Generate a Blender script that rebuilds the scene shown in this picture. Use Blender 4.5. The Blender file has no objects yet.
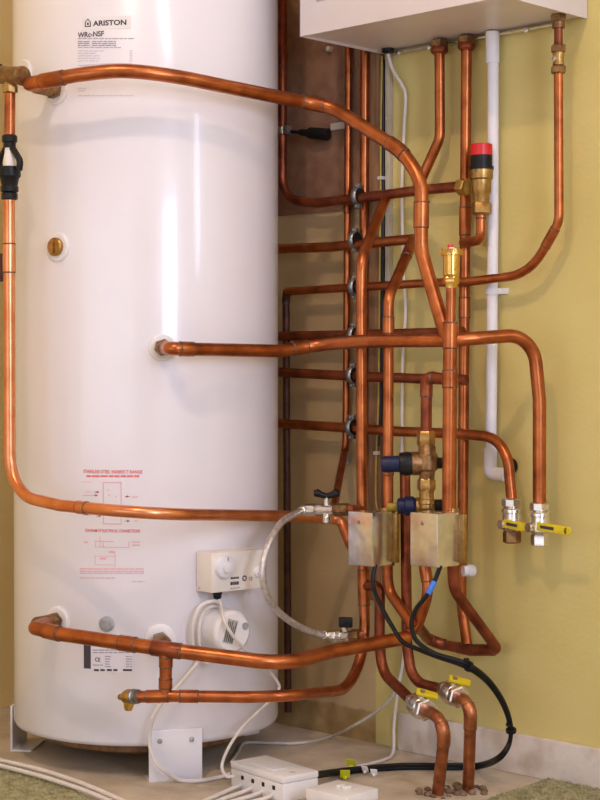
import bpy, bmesh, math, random
from mathutils import Vector, Matrix
random.seed(7)
S = bpy.context.scene
COL = S.collection

# ------------------------------------------------------------------ camera
CAM = Vector((2.77, -2.78, 0.815))
YAW = math.radians(46.0)
PITCH = math.radians(-0.79)
FPX = 1668.0
cam_d = bpy.data.cameras.new('camera')
cam_d.sensor_fit = 'HORIZONTAL'
cam_d.sensor_width = 36.0
cam_d.lens = FPX / 600.0 * 36.0
cam_d.clip_start = 0.05
cam = bpy.data.objects.new('camera', cam_d)
COL.objects.link(cam)
cam.location = CAM
fwd0 = Vector((-math.cos(YAW), math.sin(YAW), 0))
rgt = Vector((math.sin(YAW), math.cos(YAW), 0))
fwd = fwd0 * math.cos(PITCH) + Vector((0, 0, 1)) * math.sin(PITCH)
upv = rgt.cross(fwd)
cam.rotation_euler = Matrix((rgt, upv, -fwd)).transposed().to_euler()
S.camera = cam

# ------------------------------------------------------------------ light and exposure
S.view_settings.view_transform = 'Standard'
S.view_settings.look = 'None'
S.view_settings.gamma = 1.0
S.view_settings.use_curve_mapping = False
S.view_settings.exposure = 0.0
S.cycles.max_bounces = 8
S.cycles.sample_clamp_indirect = 4.0

w = bpy.data.worlds.new('sky')
S.world = w
w.use_nodes = True
w.node_tree.nodes['Background'].inputs[0].default_value = (0.75, 0.87, 1.0, 1)
w.node_tree.nodes['Background'].inputs[1].default_value = 1.0

def light(name, kind, loc, rot, power, col, **kw):
    d = bpy.data.lights.new(name, kind)
    d.energy = power
    d.color = col
    for k, v in kw.items():
        setattr(d, k, v)
    o = bpy.data.objects.new(name, d)
    COL.objects.link(o)
    o.location = loc
    o.rotation_euler = rot
    return o

ROOM_X0, ROOM_X1, ROOM_Y1, ROOM_H = -0.61, 4.1, -5.0, 3.3
LAMP = Vector((1.5, -2.45, 3.1))
# warm ceiling bulb
light('ceiling_bulb', 'POINT', LAMP, (0, 0, 0), 78, (1.0, 0.73, 0.56), shadow_soft_size=0.06)
# daylight through the two window openings of the far right-hand wall
light('daylight_wide', 'AREA', (ROOM_X1 + 0.02, -2.05, 1.52), (0, math.radians(90), 0), 60, (0.66, 0.73, 1.0),
      shape='RECTANGLE', size=1.20, size_y=0.95)
light('daylight_narrow', 'AREA', (ROOM_X1 + 0.02, -0.26, 2.15), (0, math.radians(90), 0), 14, (0.70, 0.76, 1.0),
      shape='RECTANGLE', size=1.25, size_y=0.34)
# fill light added at the ceiling to brighten the room, no known fitting
light('ceiling_fill', 'AREA', (3.3, -1.9, ROOM_H - 0.05), (0, 0, 0), 20, (0.88, 0.86, 1.0),
      shape='RECTANGLE', size=1.1, size_y=0.5)
# wide soft fill added at the front wall, no door known there
light('front_fill', 'AREA', (1.75, ROOM_Y1 - 0.05, 1.0), (math.radians(90), 0, 0), 24, (0.88, 0.81, 1.0),
      shape='RECTANGLE', size=4.3, size_y=1.9)

# ------------------------------------------------------------------ pixel -> place
def ray(x, y):
    return (fwd * FPX + rgt * (x - 300.0) - upv * (y - 400.0)).normalized()
def P(x, y, s):
    """point seen at x, y standing s metres off the yellow wall"""
    d = ray(x, y)
    return CAM + d * ((-s - CAM.y) / d.y)
def PX(x, y, X):
    d = ray(x, y)
    return CAM + d * ((X - CAM.x) / d.x)
def PF(x, y, z=0.0):
    d = ray(x, y)
    return CAM + d * ((z - CAM.z) / d.z)
TC = Vector((0.0035, -0.3965, 0))
TR = 0.2865
def PT(x, y, r=TR):
    """point seen at x, y on the tank's cylinder of radius r"""
    d = ray(x, y)
    ox, oy = CAM.x - TC.x, CAM.y - TC.y
    a = d.x * d.x + d.y * d.y
    b = ox * d.x + oy * d.y
    c = ox * ox + oy * oy - r * r
    q = b * b - a * c
    t = (-b - math.sqrt(max(q, 0))) / a
    return CAM + d * t
def proj(p):
    v = p - CAM
    f = v.dot(fwd)
    return (300 + FPX * v.dot(rgt) / f, 400 - FPX * v.dot(upv) / f)
def ZAT(X, Y, y):
    """point above X, Y at the height that shows at y"""
    lo, hi = -1.0, 4.0
    for _ in range(50):
        m = (lo + hi) / 2
        if proj(Vector((X, Y, m)))[1] > y: lo = m
        else: hi = m
    return Vector((X, Y, (lo + hi) / 2))
def radial(p):
    return Vector((p.x - TC.x, p.y - TC.y, 0)).normalized()

# ------------------------------------------------------------------ materials
def ramp_noise(nt, scale, c0, c1, p0=0.35, p1=0.65, detail=4, coord='Object', stretch=None):
    tc = nt.nodes.new('ShaderNodeTexCoord')
    n = nt.nodes.new('ShaderNodeTexNoise')
    n.inputs['Scale'].default_value = scale
    n.inputs['Detail'].default_value = detail
    if stretch:
        mp = nt.nodes.new('ShaderNodeMapping')
        mp.inputs['Scale'].default_value = stretch
        nt.links.new(tc.outputs[coord], mp.inputs[0])
        nt.links.new(mp.outputs[0], n.inputs['Vector'])
    else:
        nt.links.new(tc.outputs[coord], n.inputs['Vector'])
    r = nt.nodes.new('ShaderNodeValToRGB')
    r.color_ramp.elements[0].position = p0
    r.color_ramp.elements[1].position = p1
    r.color_ramp.elements[0].color = (*c0, 1)
    r.color_ramp.elements[1].color = (*c1, 1)
    nt.links.new(n.outputs['Fac'], r.inputs[0])
    return r.outputs[0], n.outputs['Fac']

def mat(name, c0, c1=None, rough=0.5, metal=0.0, scale=30, bump=0.0, bump_scale=None, coat=0.0, spec=0.5,
        p0=0.35, p1=0.65, stretch=None, trans=0.0):
    m = bpy.data.materials.new(name)
    m.use_nodes = True
    nt = m.node_tree
    b = nt.nodes['Principled BSDF']
    b.inputs['Roughness'].default_value = rough
    b.inputs['Metallic'].default_value = metal
    b.inputs['Specular IOR Level'].default_value = spec
    if coat:
        b.inputs['Coat Weight'].default_value = coat
        b.inputs['Coat Roughness'].default_value = 0.11
    if trans:
        b.inputs['Transmission Weight'].default_value = trans
    col, fac = ramp_noise(nt, scale, c0, c1 if c1 else c0, p0, p1, stretch=stretch)
    nt.links.new(col, b.inputs['Base Color'])
    if bump:
        tc = nt.nodes.new('ShaderNodeTexCoord')
        n2 = nt.nodes.new('ShaderNodeTexNoise')
        n2.inputs['Scale'].default_value = bump_scale or scale * 4
        n2.inputs['Detail'].default_value = 5
        nt.links.new(tc.outputs['Object'], n2.inputs['Vector'])
        bp = nt.nodes.new('ShaderNodeBump')
        bp.inputs['Strength'].default_value = bump
        bp.inputs['Distance'].default_value = 0.004
        nt.links.new(n2.outputs['Fac'], bp.inputs['Height'])
        nt.links.new(bp.outputs[0], b.inputs['Normal'])
    return m

M = {}
M['copper'] = mat('copper', (0.27, 0.070, 0.021), (0.51, 0.158, 0.050), 0.33, 0.94, 24, 0.08, 60, p0=0.28, p1=0.62)
M['copper_bright'] = mat('copper_bright', (0.66, 0.22, 0.085), (0.82, 0.34, 0.16), 0.30, 0.92, 18)
M['copper_old_shaded'] = mat('copper_old_shaded', (0.17, 0.040, 0.016), (0.34, 0.092, 0.036), 0.42, 0.78, 26, 0.12, 80)  # tarnished copper, also darkened to put the back pipes' shade into its colour
M['copper_floor'] = mat('copper_floor', (0.26, 0.085, 0.035), (0.54, 0.20, 0.08), 0.40, 0.88, 34, 0.15, 90)
M['pipe_dark'] = mat('pipe_dark', (0.055, 0.022, 0.015), (0.11, 0.04, 0.025), 0.5, 0.4, 40)
M['solder'] = mat('solder', (0.10, 0.045, 0.03), (0.24, 0.14, 0.09), 0.55, 0.6, 120)
M['brass'] = mat('brass', (0.30, 0.17, 0.05), (0.50, 0.31, 0.10), 0.36, 0.9, 60)
M['brass_bright'] = mat('brass_bright', (0.60, 0.36, 0.085), (0.74, 0.48, 0.14), 0.24, 1.0, 40)
M['brass_old'] = mat('brass_old', (0.16, 0.088, 0.034), (0.34, 0.19, 0.075), 0.42, 0.8, 80)
M['chrome'] = mat('chrome', (0.66, 0.60, 0.50), (0.82, 0.78, 0.70), 0.24, 0.95, 50)
M['galv'] = mat('galvanised_steel', (0.56, 0.54, 0.54), (0.76, 0.73, 0.72), 0.22, 0.95, 45, p0=0.3, p1=0.7)
M['steel'] = mat('steel', (0.20, 0.21, 0.21), (0.40, 0.41, 0.41), 0.36, 0.9, 60)
M['enamel'] = mat('white_enamel', (0.79, 0.765, 0.785), (0.805, 0.78, 0.80), 0.30, 0.0, 6, coat=0.6)
M['casing'] = mat('casing_white', (0.68, 0.62, 0.60), (0.71, 0.65, 0.63), 0.35, 0.0, 8)
M['white_plastic'] = mat('white_plastic', (0.80, 0.77, 0.74), (0.84, 0.81, 0.78), 0.4, 0, 20)
M['drain_plastic'] = mat('drain_plastic', (0.76, 0.75, 0.76), (0.82, 0.81, 0.82), 0.42, 0, 14)
M['cream_plastic'] = mat('cream_plastic', (0.80, 0.74, 0.65), (0.84, 0.79, 0.71), 0.42, 0, 20)
M['cable_white'] = mat('cable_white', (0.70, 0.64, 0.57), (0.78, 0.72, 0.66), 0.5, 0, 30)
M['cable_grey'] = mat('cable_grey', (0.48, 0.45, 0.38), (0.58, 0.55, 0.48), 0.55, 0, 30)
M['black'] = mat('black_rubber', (0.006, 0.006, 0.006), (0.012, 0.012, 0.012), 0.42, 0, 40, spec=0.25)
M['navy'] = mat('navy_plastic', (0.006, 0.009, 0.034), (0.011, 0.016, 0.055), 0.4, 0, 40, spec=0.3)
M['blue_tape'] = mat('blue_tape', (0.03, 0.16, 0.62), (0.04, 0.20, 0.70), 0.45, 0, 40)
M['red'] = mat('red_plastic', (0.62, 0.010, 0.012), (0.70, 0.016, 0.018), 0.35, 0, 30)
M['yellow'] = mat('yellow_lever', (0.62, 0.47, 0.008), (0.72, 0.57, 0.012), 0.42, 0, 90)
M['yellow_ochre'] = mat('yellow_ochre', (0.36, 0.26, 0.03), (0.46, 0.34, 0.05), 0.5, 0, 60)
M['yellow_tag'] = mat('yellow_tag', (0.62, 0.62, 0.01), (0.70, 0.70, 0.02), 0.5, 0, 60)
M['grey_cap'] = mat('grey_cap', (0.30, 0.31, 0.32), (0.42, 0.43, 0.43), 0.45, 0.2, 90)
M['label_grey'] = mat('label_grey', (0.38, 0.36, 0.30), (0.45, 0.43, 0.37), 0.5, 0, 200)
M['trunking'] = mat('trunking_tan', (0.46, 0.40, 0.28), (0.54, 0.48, 0.35), 0.5, 0, 20)
M['ink_black'] = mat('ink_black', (0.045, 0.035, 0.05), None, 0.5, 0, 10)
M['ink_grey'] = mat('ink_grey', (0.36, 0.33, 0.41), None, 0.5, 0, 10)
M['ink_pale'] = mat('ink_pale', (0.58, 0.54, 0.60), None, 0.5, 0, 10)
M['ink_red'] = mat('ink_red', (0.76, 0.16, 0.16), None, 0.5, 0, 10)
M['ink_pink'] = mat('ink_pink', (0.78, 0.42, 0.43), None, 0.5, 0, 10)
M['ink_dark_red'] = mat('ink_dark_red', (0.34, 0.06, 0.06), None, 0.5, 0, 10)
M['sticker'] = mat('sticker', (0.81, 0.78, 0.755), None, 0.25, 0, 10, coat=0.3)
M['label_white'] = mat('label_white', (0.76, 0.74, 0.79), None, 0.5, 0, 10)
M['board'] = mat('brown_hardboard', (0.20, 0.10, 0.060), (0.28, 0.15, 0.085), 0.72, 0, 26, 0.25, 220)
M['batten'] = mat('batten_wood', (0.17, 0.085, 0.035), (0.29, 0.16, 0.075), 0.7, 0, 12, 0.3, 60, stretch=(6, 6, 0.6))
M['skirting'] = mat('skirting_paint', (0.54, 0.45, 0.35), (0.76, 0.69, 0.61), 0.6, 0, 14, 0.3, 60, p0=0.3, p1=0.55)
M['concrete'] = mat('concrete_floor', (0.44, 0.35, 0.24), (0.62, 0.53, 0.41), 0.85, 0, 9, 0.5, 90, p0=0.3, p1=0.7)
M['carpet'] = mat('green_carpet', (0.27, 0.25, 0.12), (0.46, 0.42, 0.23), 0.95, 0, 60, 0.6, 400)
M['leftwall'] = mat('cream_wall', (0.76, 0.58, 0.24), (0.80, 0.64, 0.30), 0.8, 0, 6, 0.15, 150)
M['roomwall'] = mat('room_wall', (0.36, 0.31, 0.27), (0.40, 0.35, 0.30), 0.85, 0, 5, 0.1, 120)
M['ceiling'] = mat('ceiling_paint', (0.72, 0.68, 0.60), (0.76, 0.72, 0.64), 0.9, 0, 5)
M['debris'] = mat('crumbled_concrete', (0.10, 0.055, 0.03), (0.26, 0.17, 0.10), 0.95, 0, 60, 0.8, 120)

# braided hose: fine diagonal weave
def braid_mat():
    m = mat('braided_steel', (0.58, 0.56, 0.55), (0.80, 0.78, 0.77), 0.33, 0.8, 120)
    nt = m.node_tree
    b = nt.nodes['Principled BSDF']
    tc = nt.nodes.new('ShaderNodeTexCoord')
    wv = nt.nodes.new('ShaderNodeTexWave')
    wv.wave_type = 'BANDS'; wv.bands_direction = 'DIAGONAL'
    wv.inputs['Scale'].default_value = 160
    nt.links.new(tc.outputs['Object'], wv.inputs['Vector'])
    bp = nt.nodes.new('ShaderNodeBump')
    bp.inputs['Strength'].default_value = 0.5
    bp.inputs['Distance'].default_value = 0.001
    nt.links.new(wv.outputs['Fac'], bp.inputs['Height'])
    nt.links.new(bp.outputs[0], b.inputs['Normal'])
    return m
M['braid'] = braid_mat()

# the main wall: yellow paint to the right, bare tan plaster to the left, dirty band near the floor
X_PAINT = P(376, 500, 0).x
def wall_mat():
    m = bpy.data.materials.new('yellow_wall_paint')
    m.use_nodes = True
    nt = m.node_tree
    b = nt.nodes['Principled BSDF']
    b.inputs['Roughness'].default_value = 0.62
    yel, f1 = ramp_noise(nt, 4.0, (0.615, 0.505, 0.165), (0.675, 0.57, 0.215), 0.3, 0.7)
    tan, f2 = ramp_noise(nt, 7.0, (0.48, 0.35, 0.17), (0.58, 0.44, 0.24), 0.3, 0.7)
    dirt, f3 = ramp_noise(nt, 22.0, (0.30, 0.19, 0.065), (0.46, 0.33, 0.15), 0.3, 0.7)
    tc = nt.nodes.new('ShaderNodeTexCoord')
    sep = nt.nodes.new('ShaderNodeSeparateXYZ')
    nt.links.new(tc.outputs['Object'], sep.inputs[0])
    def step(sock, lo, hi):
        mr = nt.nodes.new('ShaderNodeMapRange')
        mr.inputs['From Min'].default_value = lo
        mr.inputs['From Max'].default_value = hi
        nt.links.new(sock, mr.inputs['Value'])
        return mr.outputs[0]
    ns = nt.nodes.new('ShaderNodeTexNoise')
    ns.inputs['Scale'].default_value = 14
    nt.links.new(tc.outputs['Object'], ns.inputs['Vector'])
    ad = nt.nodes.new('ShaderNodeMath'); ad.operation = 'MULTIPLY_ADD'
    nt.links.new(ns.outputs['Fac'], ad.inputs[0]); ad.inputs[1].default_value = 0.03
    nt.links.new(sep.outputs['Z'], ad.inputs[2])
    def mix(f, a, c):
        mx = nt.nodes.new('ShaderNodeMix'); mx.data_type = 'RGBA'
        nt.links.new(f, mx.inputs['Factor'])
        nt.links.new(a, mx.inputs['A']); nt.links.new(c, mx.inputs['B'])
        return mx.outputs['Result']
    low = mix(step(ad.outputs[0], 0.082, 0.088), dirt, tan)
    full = mix(step(sep.outputs['X'], X_PAINT - 0.002, X_PAINT + 0.002), low, yel)
    # small chips and marks of wear
    vo = nt.nodes.new('ShaderNodeTexVoronoi'); vo.inputs['Scale'].default_value = 7
    nt.links.new(tc.outputs['Object'], vo.inputs['Vector'])
    chip, f4 = ramp_noise(nt, 60, (0.16, 0.11, 0.05), (0.22, 0.15, 0.07))
    full = mix(step(vo.outputs['Distance'], 0.030, 0.036), chip, full)
    nt.links.new(full, b.inputs['Base Color'])
    n2 = nt.nodes.new('ShaderNodeTexNoise'); n2.inputs['Scale'].default_value = 90; n2.inputs['Detail'].default_value = 4
    nt.links.new(tc.outputs['Object'], n2.inputs['Vector'])
    bp = nt.nodes.new('ShaderNodeBump'); bp.inputs['Strength'].default_value = 0.18; bp.inputs['Distance'].default_value = 0.004
    nt.links.new(n2.outputs['Fac'], bp.inputs['Height'])
    nt.links.new(bp.outputs[0], b.inputs['Normal'])
    return m
M['wall'] = wall_mat()

# ------------------------------------------------------------------ mesh tools
class MB:
    def __init__(self):
        self.v, self.f = [], []
    def add(self, vs, fs):
        n = len(self.v)
        self.v += [Vector(p) for p in vs]
        self.f += [tuple(i + n for i in f) for f in fs]
        return self
    def frame(self, d):
        d = Vector(d).normalized()
        a = Vector((0, 0, 1)) if abs(d.z) < 0.9 else Vector((1, 0, 0))
        u = a.cross(d).normalized()
        return d, u, d.cross(u)
    def tube(self, pts, r, seg=18, cap=True):
        pts = [Vector(p) for p in pts]
        rs = r if isinstance(r, (list, tuple)) else [r] * len(pts)
        t = [(pts[min(i + 1, len(pts) - 1)] - pts[max(i - 1, 0)]).normalized() for i in range(len(pts))]
        d, u, v = self.frame(t[0])
        vs, fs = [], []
        for i, p in enumerate(pts):
            if i:
                q = t[i - 1].rotation_difference(t[i])
                u = (q @ u)
                u = (u - t[i] * u.dot(t[i])).normalized()
            v = t[i].cross(u)
            for k in range(seg):
                a = 2 * math.pi * k / seg
                vs.append(p + (u * math.cos(a) + v * math.sin(a)) * rs[i])
        for i in range(len(pts) - 1):
            for k in range(seg):
                k2 = (k + 1) % seg
                fs.append((i * seg + k, i * seg + k2, (i + 1) * seg + k2, (i + 1) * seg + k))
        if cap:
            fs.append(tuple(reversed(range(seg))))
            fs.append(tuple(range((len(pts) - 1) * seg, len(pts) * seg)))
        return self.add(vs, fs)
    def lathe(self, p0, axis, prof, seg=24, rot=0.0):
        """prof: (distance along axis, radius)"""
        d, u, v = self.frame(axis)
        p0 = Vector(p0)
        vs, fs = [], []
        for (t, r) in prof:
            for k in range(seg):
                a = 2 * math.pi * k / seg + rot
                vs.append(p0 + d * t + (u * math.cos(a) + v * math.sin(a)) * max(r, 1e-5))
        for i in range(len(prof) - 1):
            for k in range(seg):
                k2 = (k + 1) % seg
                fs.append((i * seg + k, i * seg + k2, (i + 1) * seg + k2, (i + 1) * seg + k))
        fs.append(tuple(reversed(range(seg))))
        fs.append(tuple(range((len(prof) - 1) * seg, len(prof) * seg)))
        return self.add(vs, fs)
    def hexnut(self, p0, axis, length, r, rot=0.3):
        c = length * 0.12
        return self.lathe(p0, axis, [(0, r * 0.86), (c, r), (length - c, r), (length, r * 0.86)], 6, rot)
    def box(self, lo, hi, bev=0.0, mtx=None):
        lo, hi = Vector(lo), Vector(hi)
        bm = bmesh.new()
        bmesh.ops.create_cube(bm, size=1)
        for q in bm.verts:
            q.co = Vector([(lo[i] + hi[i]) / 2 + q.co[i] * (hi[i] - lo[i]) for i in range(3)])
        if bev:
            bmesh.ops.bevel(bm, geom=list(bm.edges), offset=bev, segments=2, affect='EDGES', profile=0.6)
        if mtx:
            for q in bm.verts:
                q.co = mtx @ q.co
        bm.verts.index_update()
        vs = [q.co.copy() for q in bm.verts]
        fs = [tuple(q.index for q in f.verts) for f in bm.faces]
        bm.free()
        return self.add(vs, fs)
    def ball(self, c, r, seg=14, scale=(1, 1, 1)):
        prof = [(-r * math.cos(math.pi * i / 8), r * math.sin(math.pi * i / 8)) for i in range(9)]
        n = len(self.v)
        self.lathe((0, 0, 0), (0, 0, 1), prof, seg)
        for i in range(n, len(self.v)):
            q = self.v[i]
            self.v[i] = Vector(c) + Vector((q.x * scale[0], q.y * scale[1], q.z * scale[2]))
        return self

def link(name, mb, m, root=None, origin=None, sharp=35):
    me = bpy.data.meshes.new(name)
    base = Vector(root['_o']) if root is not None else (Vector(origin) if origin is not None else Vector((0, 0, 0)))
    me.from_pydata([p - base for p in mb.v], [], mb.f)
    me.materials.append(M[m] if isinstance(m, str) else m)
    for p in me.polygons:
        p.use_smooth = True
    me.set_sharp_from_angle(angle=math.radians(sharp))
    me.update()
    bm = bmesh.new(); bm.from_mesh(me)
    bmesh.ops.recalc_face_normals(bm, faces=bm.faces)
    bm.to_mesh(me); bm.free()
    o = bpy.data.objects.new(name, me)
    COL.objects.link(o)
    o['_o'] = tuple(base)
    if root is not None:
        o.parent = root
    else:
        o.location = base
    return o
def tag(o, label, cat, group=None):
    o['label'] = label; o['category'] = cat
    if group:
        o['group'] = group
    return o
def thing(name, loc, label, cat, group=None):
    o = bpy.data.objects.new(name, None)
    o.empty_display_size = 0.05
    COL.objects.link(o)
    o.location = loc
    o['_o'] = tuple(loc)
    return tag(o, label, cat, group)
def struct(name, mb, m):
    o = link(name, mb, m)
    o['kind'] = 'structure'
    return o

def fillet(pts, default=0.05):
    """corner points, or (point, bend radius), to a smooth swept line"""
    P0 = [(Vector(p[0]), p[1]) if isinstance(p, tuple) and len(p) == 2 else (Vector(p), default) for p in pts]
    out = [P0[0][0]]
    for i in range(1, len(P0) - 1):
        a, (b, R), c = P0[i - 1][0], P0[i], P0[i + 1][0]
        d1, d2 = (a - b), (c - b)
        l1, l2 = d1.length, d2.length
        d1.normalize(); d2.normalize()
        ang = math.acos(max(-1, min(1, d1.dot(d2))))
        if math.pi - ang < 0.02:
            out.append(b); continue
        t = min(R / math.tan(ang / 2), l1 * 0.49, l2 * 0.49)
        Re = t * math.tan(ang / 2)
        bis = (d1 + d2).normalized()
        cc = b + bis * (Re / math.sin(ang / 2))
        s0, s1 = b + d1 * t - cc, b + d2 * t - cc
        tot = s0.angle(s1)
        n = max(3, int(tot / 0.14))
        ax = s0.cross(s1).normalized()
        for k in range(n + 1):
            out.append(cc + Matrix.Rotation(tot * k / n, 3, ax) @ s0)
    out.append(P0[-1][0])
    return out
def smooth(pts, n=10):
    """Catmull-Rom through every point, for cables"""
    pts = [Vector(p) for p in pts]
    q = [pts[0] * 2 - pts[1]] + pts + [pts[-1] * 2 - pts[-2]]
    out = []
    for i in range(1, len(q) - 2):
        for k in range(n):
            t = k / n
            a, b, c, d = q[i - 1], q[i], q[i + 1], q[i + 2]
            out.append(0.5 * (2 * b + (c - a) * t + (2 * a - 5 * b + 4 * c - d) * t * t + (3 * b - a - 3 * c + d) * t ** 3))
    out.append(pts[-1])
    return out
def resample(path, step=0.004):
    out = [path[0]]
    for a, b in zip(path, path[1:]):
        L = (b - a).length
        n = max(1, int(L / step))
        for k in range(1, n + 1):
            out.append(a.lerp(b, k / n))
    return out
def near(path, px):
    fine = resample(path)
    best = min(range(len(fine)), key=lambda i: (proj(fine[i])[0] - px[0]) ** 2 + (proj(fine[i])[1] - px[1]) ** 2)
    return fine, best
def sleeve(root, path, px, length, r, m='copper', name='coupling', bead=True):
    fine, i = near(path, px)
    h = length / 2
    seg = [fine[i]]
    j, L = i, 0
    while j > 0 and L < h:
        L += (fine[j] - fine[j - 1]).length; j -= 1; seg.insert(0, fine[j])
    j, L = i, 0
    while j < len(fine) - 1 and L < h:
        L += (fine[j + 1] - fine[j]).length; j += 1; seg.append(fine[j])
    mb = MB()
    mb.tube(seg, r * 1.11, 20)
    o = link(name, mb, m, root)
    if bead:
        for e in (0, -1):
            d = (seg[1] - seg[0]) if e == 0 else (seg[-1] - seg[-2])
            b2 = MB().lathe(seg[e] - d.normalized() * 0.002, d, [(0, r * 1.02), (0.001, r * 1.12), (0.003, r * 1.12), (0.004, r * 1.02)], 18)
            link('solder_ring', b2, 'solder', o)
    return o
def pipe(name, label, pts, r, m='copper', bend=0.05, fits=(), group=None, cat='pipe'):
    path = fillet(pts, bend)
    root = thing(name, path[-1] if path[-1].z < path[0].z else path[0], label, cat, group)
    link('tube', MB().tube(path, r), m, root)
    for px, L in fits:
        sleeve(root, path, px, L, r, m)
    root['_n'] = 1
    return root, path

# ------------------------------------------------------------------ the room
b = MB(); b.box((ROOM_X0 - 0.1, ROOM_Y1 - 0.1, -0.1), (ROOM_X1 + 0.1, 0.1, 0)); struct('floor', b, 'concrete')
b = MB(); b.box((ROOM_X0 - 0.1, 0, 0), (ROOM_X1 + 0.1, 0.1, ROOM_H)); struct('wall_back', b, 'wall')
b = MB(); b.box((ROOM_X0 - 0.1, ROOM_Y1 - 0.1, 0), (ROOM_X0, 0, ROOM_H)); struct('wall_left', b, 'leftwall')
b = MB(); b.box((ROOM_X0 - 0.1, ROOM_Y1 - 0.1, ROOM_H), (ROOM_X1 + 0.1, 0.1, ROOM_H + 0.1)); struct('ceiling', b, 'ceiling')
def wall_with_holes(name, m, axis, pos, thick, span, holes):
    """wall across the room with rectangular openings (a0, a1, z0, z1)"""
    b = MB()
    def bx(a0, a1, z0, z1):
        if a1 - a0 < 1e-4 or z1 - z0 < 1e-4: return
        if axis == 'x':
            b.box((pos, a0, z0), (pos + thick, a1, z1))
        else:
            b.box((a0, pos - thick, z0), (a1, pos, z1))
    cur = span[0]
    for a0, a1, z0, z1 in sorted(holes):
        bx(cur, a0, 0, ROOM_H); bx(a0, a1, 0, z0); bx(a0, a1, z1, ROOM_H); cur = a1
    bx(cur, span[1], 0, ROOM_H)
    struct(name, b, m)
wall_with_holes('wall_right', 'roomwall', 'x', ROOM_X1, 0.1, (ROOM_Y1, 0), [(-2.55, -1.55, 0.9, 2.14), (-0.44, -0.08, 1.5, 2.8)])
wall_with_holes('wall_front', 'roomwall', 'y', ROOM_Y1, 0.1, (ROOM_X0, ROOM_X1), [(-0.45, 3.95, 0.02, 2.35)])  # wide opening made up to hold the front fill light
def frame_x(name, y0, y1, z0, z1):
    b = MB()
    t = 0.035
    for lo, hi in (((y0, z0), (y0 + t, z1)), ((y1 - t, z0), (y1, z1)), ((y0, z0), (y1, z0 + t)), ((y0, z1 - t), (y1, z1))):
        b.box((ROOM_X1 - 0.02, lo[0], lo[1]), (ROOM_X1 + 0.01, hi[0], hi[1]), 0.003)
    struct(name, b, 'white_plastic')
frame_x('window_1', -2.56, -1.54, 0.89, 2.15)
frame_x('window_2', -0.45, -0.07, 1.49, 2.81)

# right-hand skirting: starts where the yellow paint's trunking ends
XS = P(397, 735, 0.018).x
b = MB()
b.box((XS, -0.018, 0), (ROOM_X1, 0, 0.082), 0.004)
struct('baseboard_back', b, 'skirting')

# ------------------------------------------------------------------ hot water tank
tank = thing('water_tank', (TC.x, TC.y, 0), 'tall white cylindrical hot water tank standing on white feet at the left', 'water heater')
ZB = 0.068
b = MB(); b.lathe((TC.x, TC.y, 0), (0, 0, 1), [(ZB, TR - 0.012), (ZB + 0.004, TR - 0.003), (ZB + 0.012, TR), (1.74, TR), (1.765, TR - 0.01), (1.80, TR - 0.06), (1.82, TR - 0.14), (1.83, 0.0)], 128)
link('body', b, 'enamel', tank, sharp=50)
b = MB(); b.lathe((TC.x, TC.y, 0), (0, 0, 1), [(0.040, TR - 0.075), (0.046, TR - 0.062), (ZB + 0.002, TR - 0.055)], 64)
link('plinth', b, 'batten', tank)
def tank_foot(pxs, y_top):
    pa, pb = PT(pxs[0], y_top, TR), PT(pxs[1], y_top, TR)
    mid = (pa + pb) / 2
    n = radial(mid); u = Vector((-n.y, n.x, 0))
    wd = (pb - pa).length / 2
    top = PT((pxs[0] + pxs[1]) / 2, y_top).z
    mtx = Matrix(((u.x, n.x, 0, TC.x + n.x * (TR + 0.003)), (u.y, n.y, 0, TC.y + n.y * (TR + 0.003)), (0, 0, 1, 0), (0, 0, 0, 1)))
    b = MB()
    b.box((-wd, -0.003, 0), (wd, 0.002, top), 0.001, mtx)
    b.box((-wd, -0.045, 0), (wd, -0.002, 0.004), 0.001, mtx)
    o = link('foot', b, 'enamel', tank)
    for sx in (-0.6, 0.6):
        c = mtx @ Vector((wd * sx, 0.002, top - 0.022))
        link('rivet', MB().lathe(c, n, [(0, 0.0055), (0.002, 0.005), (0.0035, 0.002)], 12), 'grey_cap', o)
tank_foot((148, 201), 729)
# second foot at the left edge, third behind: same plates at their own bearings
def plate_foot(ang, top):
    n = Vector((math.cos(ang), math.sin(ang), 0)); u = Vector((-n.y, n.x, 0))
    mtx = Matrix(((u.x, n.x, 0, TC.x + n.x * (TR + 0.003)), (u.y, n.y, 0, TC.y + n.y * (TR + 0.003)), (0, 0, 1, 0), (0, 0, 0, 1)))
    b = MB()
    b.box((-0.055, -0.003, 0), (0.055, 0.002, top), 0.001, mtx)
    b.box((-0.055, -0.045, 0), (0.055, -0.002, 0.004), 0.001, mtx)
    link('foot', b, 'enamel', tank)
cen = PT(174, 731)
a0 = math.atan2(cen.y - TC.y, cen.x - TC.x)
plate_foot(a0 - 1.98, 0.10)
plate_foot(a0 + 2 * math.pi / 3, 0.10)

def gasket(x, y, r_out, r_in=0.012, name='gasket_ring', m='white_plastic'):
    p = PT(x, y); n = radial(p)
    o = link(name, MB().lathe(p - n * 0.004, n, [(0, r_out), (0.007, r_out), (0.009, r_out * 0.9), (0.0085, r_in)], 36), m, tank)
    return p, n, o
def spout(x, y, L=0.045, r=0.016, ring=0.030):
    p, n, g = gasket(x, y, ring)
    o = link('brass_port', MB().hexnut(p + n * 0.006, n, 0.016, r * 1.2).lathe(p + n * 0.018, n, [(0, r), (L, r), (L + 0.003, r * 0.9)], 20), 'brass_old', tank)
    return p, n
pA, nA = spout(57, 90)
pC, nC = spout(162, 347.5, 0.02, 0.0145, 0.027)
pD, nD = spout(58, 621)
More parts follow.
